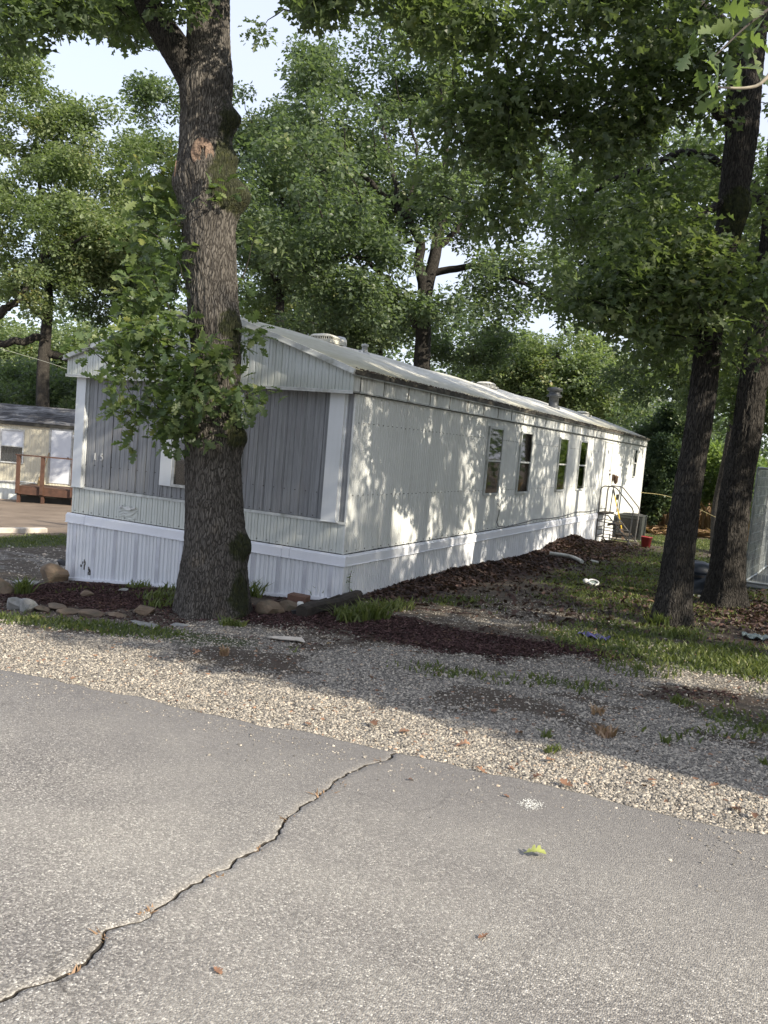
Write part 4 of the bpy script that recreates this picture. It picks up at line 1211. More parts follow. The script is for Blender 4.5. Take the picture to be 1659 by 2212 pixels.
T3 = [(3.868,3.451,0.010), (3.852,3.514,0.775), (3.846,3.587,1.590), (3.884,3.683,2.415), (3.880,3.737,3.028), (3.897,3.821,3.845), (3.905,3.904,4.685), (3.889,3.976,5.542), (3.791,4.052,6.882), (3.568,4.168,9.313)]
r3 = [.235, .207, .200, .187, .178, .172, .165, .16, .14, .07]
t3 = empty('oak_tree', (T3[0][0], T3[0][1], float(G0(T3[0][0], T3[0][1]))), 0, 'thick dark oak with flared foot standing between the slim oak and the wire kennel', 'tree', 'oaks on the right of the driveway')
o3 = -t3.location
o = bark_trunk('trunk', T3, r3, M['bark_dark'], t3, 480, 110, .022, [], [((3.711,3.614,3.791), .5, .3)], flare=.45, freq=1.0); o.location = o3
def limb_set(root, off, lims, bark):
    N = []
    for lp, r0, r1_ in lims:
        Pp = cat(np.array(lp), 4*len(lp)); Pp[1:-1] += rng.normal(0, r0*.2, Pp[1:-1].shape)
        b = MB(); b.tube(Pp.tolist(), np.linspace(r0, r1_, len(Pp)).tolist(), 9); o = b.build('limb', bark, root); o.location = off; N += list(Pp)
    return N
n2_ = limb_set(t2, o2, [([(3.581,1.812,5.535), (3.383,1.621,5.731), (3.108,1.385,5.839), (2.793,1.093,5.565), (2.428,0.788,5.414), (2.051,0.493,5.434), (1.523,0.236,5.456)], .07, .025),
    ([(3.543,1.731,4.861), (3.366,1.515,4.684), (3.181,1.288,4.408), (3.032,1.089,4.265), (2.852,0.734,3.802)], .05, .02),
    ([(3.533,1.884,6.561), (3.104,1.357,6.768), (2.608,0.786,6.845), (2.036,0.166,6.803), (1.409,-0.382,6.622)], .08, .03),
    ([(3.528,1.642,3.983), (3.429,1.355,3.826), (3.248,0.927,3.791), (3.038,0.354,3.539)], .04, .015)], M['bark_dark'])
n3_ = limb_set(t3, o3, [([(3.890,3.931,5.052), (3.688,3.754,5.429), (3.404,3.986,5.811), (2.651,3.985,6.165), (1.856,4.018,5.910), (1.186,4.119,5.713)], .08, .03),
    ([(3.893,3.841,4.071), (3.641,3.698,3.863), (3.214,3.581,3.655), (2.771,3.462,3.504)], .05, .02)], M['bark_dark'])
kp = sun_keep(-3.1)
c2 = box_clusters([(1380, 1560, 60, 260, 8.6, 9.4, 24), (1250, 1420, 120, 330, 8.4, 9.4, 26), (1100, 1280, 150, 300, 8.4, 9.4, 20), (960, 1120, 60, 330, 8.2, 9.2, 24), (880, 960, -40, 60, 8.0, 9.0, 7), (880, 980, 330, 440, 8.6, 9.3, 3), (1040, 1130, 330, 470, 8.6, 9.4, 8), (940, 1250, -70, 90, 7.6, 8.6, 26), (1250, 1640, -80, 80, 7.0, 9.0, 34),
    (1360, 1500, 440, 640, 8.6, 9.4, 26), (1300, 1420, 560, 700, 8.4, 9.2, 16), (1180, 1330, 590, 680, 8.6, 9.4, 12), (1480, 1560, 540, 680, 8.6, 9.2, 10), (1560, 1680, 560, 700, 8.6, 9.6, 12), (1380, 1480, 660, 800, 9, 9.6, 9), (1560, 1659, 640, 760, 9.2, 10, 6), (1620, 1700, 200, 480, 9.6, 10.5, 8)])
c2b = crown_points([((5.6, 1.2, 7.6), (2.8, 2.6, 1.8), 46)], kp)
cl = np.vstack([c2, c2b])
o = branches_to(cl, list(cat(np.array(T2), 40)[18:])+n2_, t2, M['bark_dark'], .62, 5); o.location = o2
P, v, tint = leaf_cloud(cl, 50, .30, .75)
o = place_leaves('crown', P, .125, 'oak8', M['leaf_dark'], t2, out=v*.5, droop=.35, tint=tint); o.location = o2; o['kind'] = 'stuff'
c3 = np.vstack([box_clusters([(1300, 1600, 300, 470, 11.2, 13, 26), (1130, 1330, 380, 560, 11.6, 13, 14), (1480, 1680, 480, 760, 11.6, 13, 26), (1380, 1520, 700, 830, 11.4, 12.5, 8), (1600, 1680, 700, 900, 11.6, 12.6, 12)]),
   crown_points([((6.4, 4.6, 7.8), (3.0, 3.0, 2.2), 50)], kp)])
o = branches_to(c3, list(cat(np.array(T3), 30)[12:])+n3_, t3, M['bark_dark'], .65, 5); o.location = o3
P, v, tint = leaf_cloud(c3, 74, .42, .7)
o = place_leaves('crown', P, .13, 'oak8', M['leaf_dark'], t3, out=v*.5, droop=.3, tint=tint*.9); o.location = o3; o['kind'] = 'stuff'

# ---- a low bough close to the camera, top right: few large leaves, each its own mesh
bough = empty('oak_bough', (4.406,-4.555,3.627), 0, 'sunlit oak bough with large lobed leaves hanging at the top right corner', 'branch')
bo = -bough.location
pts = [(4.485,-4.159,3.867), (4.396,-4.442,3.695), (4.331,-4.602,3.512), (4.268,-4.660,3.468), (4.168,-4.744,3.448)]
b = MB(); b.tube(cat(np.array(pts), 14).tolist(), np.linspace(.012, .004, 14).tolist(), 7); o = b.build('stem', M['twig_light'], bough); o.location = bo
pts2 = [(4.469,-4.378,4.004), (4.362,-4.555,3.857), (4.258,-4.675,3.723), (4.153,-4.798,3.553)]
b = MB(); b.tube(cat(np.array(pts2), 14).tolist(), np.linspace(.010, .003, 14).tolist(), 7); o = b.build('stem', M['twig'], bough); o.location = bo
lp = [(1500, 60), (1515, 100), (1505, 150), (1530, 160), (1545, 130), (1560, 170), (1570, 110), (1590, 80), (1600, 130), (1530, 90), (1555, 60), (1575, 40), (1610, 20), (1630, 60), (1645, 100), (1655, 30), (1650, 150), (1540, 190), (1560, 210), (1515, 130), (1585, 150), (1625, 110), (1600, 50), (1640, 10), (1520, 40), (1550, 20), (1490, 110), (1575, 190), (1655, 560), (1640, 600), (1655, 620)]
for q, (u_, v__) in enumerate(lp):
    d_ = 3.5+.25*random.random() if v__ < 400 else 6.5
    p = CAM+d_*(Fv+R2*(u_-829.5)/1850-U2*(v__-1106)/1850)
    o = bpy.data.objects.new('leaf', protos[q % 12]); COL.objects.link(o); o.parent = bough
    dd = Vector((R2*random.uniform(-1, .6)-U2*random.uniform(.1, 1)+Fv*random.uniform(-.5, .5)).tolist()).normalized()
    u = Vector((random.gauss(0, .6), random.gauss(0, .6), 1)); w = u.cross(dd).normalized(); u = dd.cross(w); s = .125*random.uniform(.8, 1.15)
    o.matrix_local = Matrix.Translation(bo) @ Matrix(((dd.x*s, w.x*s, u.x*s, p[0]), (dd.y*s, w.y*s, u.y*s, p[1]), (dd.z*s, w.z*s, u.z*s, p[2]), (0, 0, 0, 1)))

# ---- oaks to the right of the picture that shade the driveway and the wall
def shade_tree(x, y, h, r, n, lab, per=120, size=.15):
    z = float(G0(x, y))
    pts = [(x, y, z-.1), (x+.1, y+.05, z+h*.25), (x-.15, y+.1, z+h*.5), (x, y, z+h*.8), (x+.1, y, z+h)]
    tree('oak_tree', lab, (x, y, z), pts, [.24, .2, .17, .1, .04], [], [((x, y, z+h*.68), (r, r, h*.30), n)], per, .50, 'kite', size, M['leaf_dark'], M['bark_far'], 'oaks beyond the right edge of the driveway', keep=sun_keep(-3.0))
shade_tree(10.4, -4.8, 7.8, 2.7, 66, 'oak beyond the right edge of the picture nearest the road')
shade_tree(10.2, 3.0, 11.2, 3.5, 84, 'oak beyond the right edge of the picture beside the dark oaks')
shade_tree(8.9, -.7, 9.6, 2.7, 60, 'oak beyond the right edge level with the near corner of the home')
shade_tree(7.4, 5.4, 6.4, 2.3, 40, 'low oak beyond the right edge behind the kennel')
shade_tree(11.5, 8.6, 12.2, 3.4, 62, 'oak beyond the right edge of the picture opposite the middle windows')
shade_tree(7.6, -3.9, 7.0, 2.3, 52, 'small oak beyond the right edge closest to the camera')
shade_tree(11.8, -3.9, 5.8, 2.4, 44, 'short spreading oak by the road beyond the right edge')
shade_tree(15.5, -4.4, 12.5, 4.0, 76, 'tall oak farthest right beyond the picture')
shade_tree(17.0, 6.5, 13, 4.0, 54, 'tall oak behind the others beyond the right edge')

# ---- trees behind the home
mid, _ = tree('oak_tree', 'large spreading oak with forked dark limbs standing right behind the mobile home', (-6.244,16.156,1.273),
    [(-6.254,16.138,1.125), (-6.602,16.250,4.168), (-6.667,16.303,5.085), (-6.736,16.346,5.913), (-6.758,16.417,6.790), (-6.649,16.553,7.680), (-6.618,16.650,8.561), (-6.562,16.760,9.446), (-6.675,16.764,10.094), (-6.729,16.867,11.481), (-7.123,16.833,13.201)],
    [.30, .27, .25, .24, .21, .19, .17, .15, .12, .08, .04],
    [([(-6.703,16.335,5.623), (-6.888,16.352,6.778), (-7.070,16.168,8.170), (-7.374,15.738,8.748), (-7.639,15.419,9.118), (-7.830,15.005,9.286), (-8.194,14.415,9.674), (-8.461,13.847,9.780)], .20, .05),
     ([(-7.639,15.419,9.118), (-7.633,15.459,9.518), (-7.866,15.526,10.274), (-8.193,15.657,11.008), (-8.715,15.957,12.169)], .10, .03),
     ([(-6.877,16.242,5.533), (-7.201,15.914,6.121), (-7.444,15.391,6.590), (-7.775,14.823,7.034), (-7.967,14.075,7.213), (-8.675,13.258,6.974)], .16, .04),
     ([(-6.656,16.576,7.972), (-6.160,16.639,8.432), (-5.825,16.622,8.883), (-5.294,16.704,9.376)], .11, .03),
     ([(-6.638,16.517,7.241), (-5.455,16.671,7.461), (-4.506,16.657,7.113), (-3.757,16.565,6.979), (-2.630,16.618,6.417)], .12, .04),
     ([(-7.305,16.273,8.129), (-7.748,15.835,8.163), (-8.033,15.246,8.138), (-8.546,14.536,8.018)], .09, .03),
     ([(-6.562,16.760,9.446), (-6.158,17.057,10.510), (-5.942,17.749,12.012), (-6.077,18.516,13.763)], .10, .03),
     ([(-7.374,15.738,8.748), (-7.539,16.326,9.938), (-7.706,16.799,11.099), (-8.419,17.276,12.778)], .09, .03)],
    [((-8.449,19.426,12.016), (3.6, 1.8, 3.0), 80), ((-9.642,17.115,10.283), (2.6, 2.0, 1.9), 56), ((-8.419,16.780,13.456), (2.0, 2.2, 1.9), 34), ((-5.294,18.597,10.496), (2.4, 2.2, 2.2), 44), ((-8.206,14.063,7.147), (2.2, 2.0, .9), 36),
     ((-7.333,13.815,5.882), (1.9, 1.6, .7), 26), ((-3.885,16.739,7.126), (2.4, 2.0, .9), 30), ((-10.259,15.172,11.874), (1.2, 1.5, 1.9), 24), ((-7.615,17.903,15.286), (1.6, 1.8, 1.1), 20), ((-5.260,15.948,5.865), (2.0, 1.5, .5), 12), ((-8.726,11.663,8.116), (2.2, 2.4, 2.0), 38), ((-8.887,12.878,10.016), (1.8, 2.0, 1.6), 20), ((-6.949,14.692,8.482), (2.4, .4, 1.6), 13), ((-6.241,15.327,9.167), (1.6, .4, 1.4), 8)],  # two near crown lobes here are added to shade the cream home
    150, .60, 'kite', .165, M['leaf_mid'], M['bark_dark'])
left, _ = tree('oak_tree', 'sunlit yellow-green oak rising behind the cream home on the left', (-22.446,15.831,-0.907),
    [(-22.435,15.828,-0.998), (-22.792,15.942,2.122), (-22.954,16.021,3.822), (-23.009,16.133,5.311), (-23.068,16.205,6.412), (-23.317,16.218,7.864), (-23.711,16.210,9.856), (-24.125,16.209,12.030)],
    [.30, .26, .24, .21, .18, .14, .10, .05],
    [([(-23.822,13.425,4.527), (-22.983,13.915,5.372), (-22.653,14.113,5.751), (-22.314,14.307,6.061), (-22.000,14.561,7.133), (-21.747,14.733,7.644), (-20.839,14.755,7.901), (-19.593,14.729,8.264)], .17, .05),
     ([(-24.344,14.256,4.198), (-23.714,14.576,4.312), (-23.039,14.920,4.449), (-22.884,15.694,4.741)], .13, .15), ([(-22.889,16.081,4.124), (-22.473,16.283,4.108), (-21.879,16.563,3.981)], .17, .11),
     ([(-22.976,16.149,5.315), (-22.983,15.725,5.607), (-22.927,15.106,5.856), (-22.273,14.320,5.978)], .10, .06)],
    [((-22.868,14.862,8.935), (3.6, 2.6, 2.2), 80), ((-24.512,15.574,13.257), (2.2, 2.2, 2.3), 56), ((-21.529,16.353,11.899), (2.2, 2.2, 1.9), 44), ((-20.151,15.662,9.221), (1.9, 2.2, 1.6), 36), ((-25.354,14.841,15.829), (1.4, 1.6, 1.6), 20), ((-22.168,14.412,6.422), (2.4, 1.5, .8), 20), ((-20.427,16.521,7.887), (1.8, 1.6, 1.0), 22)],
    215, .66, 'kite', .165, M['leaf_lit'], M['bark_far'])
tree('oak_tree', 'dark oak seen left of the big trunk, behind the mobile home roof', (-20.523,19.098,0.049), [(-20.501,19.091,-0.144), (-20.965,19.240,3.913), (-21.384,19.303,6.803), (-21.802,19.366,9.693)], [.26, .2, .15, .06], [],
    [((-21.496,19.411,8.550), (2.4, 2.4, 2.4), 62), ((-21.920,20.676,12.378), (1.7, 2, 2.0), 40), ((-21.820,18.002,7.124), (2.4, 2, 1.4), 44), ((-22.462,20.704,15.538), (1.2, 1.2, 1.0), 14)], 190, .68, 'kite', .18, M['leaf_mid'], M['bark_far'], 'woodland oaks behind the homes')
tree('oak_tree', 'round-topped oak just right of the big trunk, behind the mobile home', (-15.875,22.539,0.513), [(-15.853,22.531,0.314), (-16.294,22.702,4.487), (-16.632,22.869,8.069), (-17.061,23.065,12.444)], [.28, .22, .17, .06],
    [([(-16.668,22.851,8.065), (-17.031,21.677,9.370), (-17.510,21.546,10.496)], .1, .04), ([(-16.804,22.895,9.257), (-16.166,23.363,10.924), (-15.768,23.674,12.167)], .1, .04)],
    [((-17.084,23.073,12.643), (3.0, 2.6, 3.2), 110), ((-16.584,22.434,9.150), (3.0, 2.6, 1.8), 62), ((-15.181,23.282,10.869), (2.0, 2, 2.4), 40), ((-19.464,23.302,15.648), (1.0, 1.2, 1.6), 14), ((-15.638,23.080,17.122), (1.0, 1.0, 1.6), 18)], 190, .68, 'kite', .18, M['leaf_mid'], M['bark_far'], 'woodland oaks behind the homes')
tree('oak_tree', 'dark oak with drooping boughs behind the two leaning trunks', (1.324,19.800,0.535), [(1.347,19.771,0.098), (1.302,20.020,3.024), (1.341,20.221,4.976), (0.598,20.118,7.790)], [.24, .2, .15, .06], [],
    [((-0.379,19.684,8.282), (3.2, 3, 2.6), 82), ((1.898,18.362,6.092), (2.4, 2.4, 2.6), 64), ((-2.340,19.973,9.716), (2.2, 2, 2.0), 36), ((0.329,19.670,4.395), (2.0, 1.6, 1.0), 22), ((1.936,19.804,9.378), (2.0, 2.0, 2.0), 34), ((-0.523,21.050,11.714), (3, 2, 1.4), 34)], 175, .60, 'kite', .15, M['leaf_mid'], M['bark_far'], 'woodland oaks behind the homes')
tree('oak_tree', 'sunlit rounded oak far behind the black roof flue', (-9.150,42.659,1.126), [(-9.134,42.654,0.987), (-9.405,42.741,3.359), (-9.504,42.876,5.324), (-9.823,42.978,8.115)], [.35, .3, .2, .1], [],
    [((-9.821,42.875,6.987), (4.6, 3.4, 2.9), 120), ((-13.241,43.425,6.908), (3.6, 3, 2.4), 56), ((-6.459,42.169,5.703), (3.0, 3, 1.9), 50)], 150, .85, 'kite', .25, M['leaf_lit'], M['bark_far'], 'woodland oaks behind the homes')
tree('oak_tree', 'pale green oak far behind the left roof corner of the cream home', (-41.547,30.983,-1.640), [(-41.530,30.977,-1.790), (-41.891,31.093,1.365), (-42.182,31.231,4.376)], [.35, .3, .1], [],
    [((-42.540,31.080,4.645), (4.6, 3.4, 2.6), 90), ((-39.999,34.579,4.836), (3.6, 3, 3.4), 70)], 140, .95, 'kite', .28, M['leaf_lit'], M['bark_far'], 'woodland oaks behind the homes')
tree('oak_tree', 'slender dark oak behind the thick leaning oak and the round bin', (2.95, 12.9, -.1), [(2.95, 12.9, -.2), (2.620,15.210,0.837), (2.698,15.379,2.236), (2.742,15.541,3.752), (2.738,15.719,5.688)], [.15, .12, .11, .10, .05], [],
    [((2.765,15.710,5.449), (2.0, 2.0, 2.0), 40)], 150, .5, 'kite', .14, M['leaf_dark'], M['bark_dark'])
tree('oak_tree', 'low sunlit yellow-green oak peeping over the roof ridge near the big trunk', (-18.382,28.002,0.371), [(-18.356,27.993,0.140), (-18.778,28.129,3.833), (-19.133,28.277,7.298)], [.22, .16, .08], [],
    [((-19.748,28.100,8.639), (3.4, 2, 1.9), 60), ((-17.213,30.392,7.901), (3.2, 2, 1.5), 46)], 170, .75, 'kite', .2, M['leaf_lit'], M['bark_far'], 'woodland oaks behind the homes')
tree('oak_tree', 'low dark oak close behind the roof left of the forked oak', (-9.254,19.130,1.050), [(-9.235,19.124,0.883), (-9.539,19.222,3.545), (-9.719,19.304,5.378)], [.2, .15, .06], [],
    [((-10.105,19.158,5.846), (2.8, 1.6, .9), 42), ((-11.637,18.424,6.035), (1.8, 1.6, .8), 22), ((-6.911,20.706,5.648), (1.8, 1.6, .8), 22)], 170, .6, 'kite', .16, M['leaf_mid'], M['bark_far'], 'woodland oaks behind the homes')
# bushes at the end of the lot
def bush(lab, c, blobs, mat, size, per, sr, kind='kite', name='bush', cat_='bush', h=1.0, grp=None):
    c = tuple(c); t = empty(name, c, 0, lab, cat_, grp); off = tuple(-np.array(c))
    cl = crown_points(blobs)
    nodes = [np.array(c)+np.array([a, b_, k*.25]) for a, b_ in ((0, 0), (.4, .2), (-.4, -.1)) for k in range(6)]
    o = branches_to(cl, nodes, t, M['twig'], .5, 4, 'stems'); o.location = off
    P, v, tint = leaf_cloud(cl, per, sr, .8)
    o = place_leaves('foliage', P, size, kind, mat, t, out=v*.8+np.array([0, 0, .5]), droop=-.1, tint=tint); o.location = off; o['kind'] = 'stuff'
bush('feathery green cedar at the far right corner of the mobile home', (0.401,21.523,-0.101), [((0.169,21.598,1.922), (1.3, 1.2, 1.7), 60), ((0.586,21.922,3.221), (1.0, 1.0, .7), 34), ((-0.076,20.941,0.961), (.9, .8, .9), 24)], M['leaf_cedar'], .13, 330, .36, name='cedar_shrub')
bush('bright green leafy bush seen between the two leaning oaks', (2.405,21.383,-0.158), [((2.114,21.421,1.789), (1.1, 1.2, 1.1), 34), ((2.992,21.803,1.266), (1.2, 1.2, 1.2), 30)], M['leaf_bush'], .16, 150, .40)
bush('dark leafy thicket behind the cedar at the end of the lot', (0.604,26.075,-0.297), [((0.739,26.293,1.327), (3.4, 1.4, 1.5), 90), ((-1.472,26.408,2.217), (2.6, 1.4, 1.9), 60)], M['leaf_mid'], .17, 150, .5, name='thicket', cat_='thicket')
bush('low dark bushes behind the cream home on the left', (-27.278,20.282,0.334), [((-28.319,19.984,2.622), (4.5, 2, 1.4), 80), ((-26.500,21.957,2.227), (3.5, 2, 2.0), 60)], M['leaf_mid'], .2, 150, .65, name='thicket', cat_='thicket')
# far woods: one mass nobody could count
n = 1100
cl = []
for k in range(n):
    a = math.radians(random.uniform(-64, 8)); r = random.uniform(66, 96); zt = 9+11*random.random()
    x = CAM[0]+r*math.sin(a); y = CAM[1]+r*math.cos(a); cl.append((x, y, -3+random.uniform(0, 1)*zt))
cl = np.array(cl)
P, v, tint = leaf_cloud(cl, 85, 2.3, .9)
o = place_leaves('distant_woods', P, .55, 'kite', M['leaf_mid'], None, out=v*.5, tint=tint); tag(o, 'hazy mass of far oak woods behind everything', 'woods', kind='stuff')

cl = []
for k in range(620):
    a = math.radians(random.uniform(8, 172)); r = random.uniform(34, 58) if a > math.radians(30) else random.uniform(46, 70); zt = 6+6*random.random()
    cl.append((CAM[0]+r*math.sin(a), CAM[1]+r*math.cos(a), -.5+random.uniform(0, 1)*zt))
P, v, tint = leaf_cloud(np.array(cl), 80, 2.2, .9)
o = place_leaves('side_woods', P, .5, 'kite', M['leaf_mid'], None, out=v*.5, tint=tint); tag(o, 'belt of oak woods right of the lot, seen only as reflections in the window panes', 'woods', kind='stuff')

# ------------------------------------------------------------------ things in the yard
def gz(x, y): return float(G(np.array([x]), np.array([y]))[0])
def stone(name, x, y, sx, sy, sz, mat, label, rz=0, sink=.25, cat_='stone', group=None, seed=0, rough=.22, sub=3, flat=False):
    import bmesh
    bm = bmesh.new(); bmesh.ops.create_icosphere(bm, subdivisions=sub, radius=1)
    r = np.random.default_rng(seed+11)
    cuts = [(Vector(r.normal(0, 1, 3).tolist()).normalized(), r.uniform(.42, .75)) for _ in range(14)]
    for v in bm.verts:
        p = v.co.copy()
        for n_, d_ in cuts:
            e = p.dot(n_)-d_
            if e > 0: p -= n_*e*.98
        k = 1+rough*(float(fbm(p.x*2.5+seed*3.1, p.y*2.5, p.z*2.5, 3))-.5)
        v.co = Vector((p.x*sx*k*1.15, p.y*sy*k*1.15, p.z*sz*k*1.2))
    me = bpy.data.meshes.new(name); bm.to_mesh(me); bm.free(); me.materials.append(mat)
    o = bpy.data.objects.new(name, me); COL.objects.link(o)
    o.location = (x, y, gz(x, y)+sz*(1-sink*2)*.8); o.rotation_euler = (r.uniform(-.1, .1), r.uniform(-.1, .1), rz)
    return tag(o, label, cat_, group)
P_ = (-4.244,-0.349); stone('boulder', P_[0], P_[1]+.12, .24, .19, .16, M['stone'], 'largest brown boulder, beside the left corner of the white skirting', .2, .2, 'boulder', seed=1)
P_ = (-5.797,1.330); stone('stone', P_[0]-.1, P_[1]+.1, .12, .1, .08, M['black'], 'small black lump half hidden behind the left skirting corner', 0, .2, seed=2)
P_ = (-4.482,-0.483); stone('stone', P_[0], P_[1], .22, .12, .03, M['greystone'], 'flat grey slab lying left of the brown boulder', .1, .2, seed=3)
P_ = (-3.502,-1.633); stone('stone', P_[0]-.1, P_[1], .22, .16, .13, M['stone'], 'dark reddish stone at the left edge of the garden bed', .5, .2, seed=4)
P_ = (-2.809,-2.143); stone('stone', P_[0], P_[1]+.05, .16, .12, .10, M['greystone'], 'grey angular stone in the front left of the garden edging', .5, .2, seed=5)
P_ = (-2.609,-2.183); stone('stone', P_[0], P_[1]+.02, .17, .10, .08, M['greystone'], 'bluish grey wedge stone next along the garden edging', -.3, .2, seed=6)
ELB = ['brown edging stone right beside the bluish grey wedge stone', 'second flat brown edging stone right of the bluish grey one', 'flat brown edging stone in the middle of the bed front', 'long flat edging stone behind the front weed strip', 'flat edging stone touching the tan wedge stone']
for k, (u_, v__) in enumerate([(-2.437,-2.091), (-2.312,-2.006), (-2.046,-2.093), (-1.672,-2.143), (-1.417,-2.084)]):
    stone('edging_stone', u_, v__, .15+.03*(k % 2), .08, .045, M['stone'], ELB[k], .12*(k % 3-1), .25, group='flat brown stones edging the garden bed', seed=20+k)
P_ = (-1.190,-1.966); stone('stone', P_[0], P_[1]+.03, .17, .08, .06, M['stone'], 'tan wedge stone in the edging just left of the trunk', .25, .2, seed=8)
P_ = (-2.544,-1.380); stone('stone', P_[0], P_[1], .10, .06, .05, M['stone'], 'pale tan stone lying alone in the mulch bed', .2, .2, seed=9)
P_ = (-2.499,-0.836); stone('stone', P_[0], P_[1], .08, .05, .025, M['greystone'], 'small flat grey stone in the weeds left of the trunk', .2, .2, seed=10)
P_ = (-0.760,-2.347); stone('stone', P_[0], P_[1], .20, .07, .025, M['greystone'], 'pale speckled stone sunk in weeds before the trunk', .05, .2, seed=12)
P_ = (-0.534,-2.171); stone('stone', P_[0], P_[1], .11, .06, .022, M['greystone'], 'small pale speckled stone at the foot of the trunk', .05, .2, seed=13)
P_ = (-0.153,-1.223); stone('stone', P_[0]-.02, P_[1]+.10, .17, .14, .085, M['stone'], 'broad brown stone beside the trunk, left end of the pair', .1, .2, seed=14)
P_ = (-0.091,-0.984); stone('stone', P_[0], P_[1]+.10, .15, .12, .07, M['stone'], 'mossy brown stone between the broad stone and the black timber', .1, .2, seed=15)
P_ = (-0.295,-0.460)
b = MB(); b.box((-.115, -.06, -.03), (.115, .09, .115)); o = b.build('paving_block', M['brickred'], None, .014); o.location = (P_[0], P_[1]+.03, gz(*P_)); o.rotation_euler = (0, .03, .12)
tag(o, 'squared brown block standing against the white skirting near the corner', 'block')
# rotten timber
a_ = (0.179,-1.123); b_ = (0.160,0.143)
tb = empty('landscape_timber', (a_[0], a_[1], gz(*a_)), math.atan2(b_[1]-a_[1], b_[0]-a_[0]), 'black rotting landscape timber lying at the corner of the skirting', 'timber')
Lt = math.hypot(b_[0]-a_[0], b_[1]-a_[1])
V = []; F = []; nn, kk_ = 26, 12
for i in range(nn+1):
    for k in range(kk_):
        an = 2*math.pi*k/kk_; c, s_ = math.cos(an), math.sin(an); q = 1/max(abs(c), abs(s_))**.75
        rr = .068*q*(1+.3*(float(fbm(i*.4, k*1.1+.3, o=3))-.5))
        V.append((Lt*i/nn, rr*c, .045+rr*s_*1.0+.012*math.sin(i*.3)))
for i in range(nn):
    for k in range(kk_): F.append((i*kk_+k, i*kk_+(k+1) % kk_, (i+1)*kk_+(k+1) % kk_, (i+1)*kk_+k))
F.append(tuple(range(kk_))[::-1]); F.append(tuple(nn*kk_+k for k in range(kk_)))
me = bpy.data.meshes.new('timber_body'); me.from_pydata(V, [], F); me.materials.append(M['oldwood']); o = bpy.data.objects.new('timber_body', me); COL.objects.link(o); o.parent = tb
b = MB(); b.bar((.25, -.03, .105), (.85, .02, .115), .02, .012); b.bar((.1, .03, .10), (.6, .045, .108), .015, .01); b.build('splinter', M['oldwood'], tb)
# small solar light lying by the timber
P_ = (0.120,-1.056)
sl_ = empty('solar_light', (P_[0], P_[1]+.02, gz(*P_)), .4, 'small black solar garden light with white top fallen at the end of the black timber', 'garden light')
b = MB(); b.lathe((0, 0, .03), [(.0, .0), (.035, .0), (.045, .02), (.03, .05), (.0, .055)], 12); b.build('light_body', M['black'], sl_)
b = MB(); b.lathe((-.01, 0, .085), [(.0, .0), (.032, .005), (.036, .035), (.028, .05), (.0, .055)], 12); b.build('lens', M['lens'], sl_)
b = MB(); b.bar((-.09, -.02, .02), (-.03, 0, .03), .03, .04); b.build('stake', M['black'], sl_)
# torn cardboard
P_ = (0.701,-2.192)
V = [(-.2, -.03, .01), (-.05, -.05, .02), (.12, -.05, .04), (.2, .0, .02), (.12, .05, .05), (-.02, .06, .03), (-.16, .03, .015), (0, 0, .045)]
b = MB(); b.add(V, [(i, (i+1) % 7, 7) for i in range(7)]); b.add([(x, y, z-.006) for x, y, z in V], [((i+1) % 7, i, 7) for i in range(7)])
o = b.build('bark_scrap', M['plank'], None); o.location = (P_[0], P_[1], gz(*P_)); tag(o, 'torn pale strip of bark lying on the gravel in front of the timber', 'scrap')
# curb plank on the left, cans
P_ = (-10.643,4.683)
b = MB(); b.box((-1.3, -.09, -.06), (1.3, .09, .11)); o = b.build('parking_kerb', M['plank'], None, .02); o.location = (P_[0], P_[1], gz(*P_)); o.rotation_euler = (0, 0, 1.15)
o.location = (P_[0]-.4, P_[1]-.6, gz(*P_)); tag(o, 'pale concrete parking kerb lying at the edge of the left driveway', 'kerb')

# metal step platform at the side door
ST = empty('rolling_steps', (.0, 13.05, gz(.4, 13.2)), 0, 'rusty tubular metal steps with two handrails at the side door', 'steps')
H = .78
lv_ = [(.02, H), (.30, H-.26), (.52, H-.50), (.74, H-.70)]
for side, y in enumerate((.0, .86)):
    b = MB()
    top = [(.06, y, .0), (.05, y, 1.30), (.07, y, 1.40), (.14, y, 1.45), (.36, y, 1.45), (.44, y, 1.42), (.86, y, .98), (.90, y, .90), (.86, y, .04)]
    b.tube(top, .016, 8); b.build('handrail', M['tube'], ST)
    b = MB(); b.tube([(.04, y+.03, H-.04), (.30, y+.03, H-.06), (.98, y+.03, .0)], .016, 8); b.build('stringer', M['tube'], ST)
    b = MB(); b.tube([(.36, y, 1.45), (.33, y, H)], .013, 8); b.build('upright', M['tube'], ST)
    for z, x1 in ((.18, .84), (.36, .72), (.56, .52)):
        b = MB(); b.tube([(.05, y, z), (x1, y, z-.03)], .012, 6); b.build('side_rail', M['tube'], ST)
    b = MB(); b.bar((.0, y, .02), (.95, y, .02), .03, .03); b.build('base_rail', M['tread'], ST)
for x, z in lv_:
    b = MB(); b.box((x, .03, z-.03), (x+.26, .83, z)); b.box((x, .03, z-.06), (x+.02, .83, z-.03)); b.build('tread', M['tread'], ST)
for z in (.2, .4, .58):
    b = MB(); b.tube([(.06, .0, z), (.06, .86, z)], .012, 6); b.build('cross_bar', M['tube'], ST)
b = MB(); b.tube([(.20, .0, .20), (.30, .2, .04), (.42, .5, .05), (.5, .8, .3)], .014, 8); b.build('brace', M['brown'], ST)

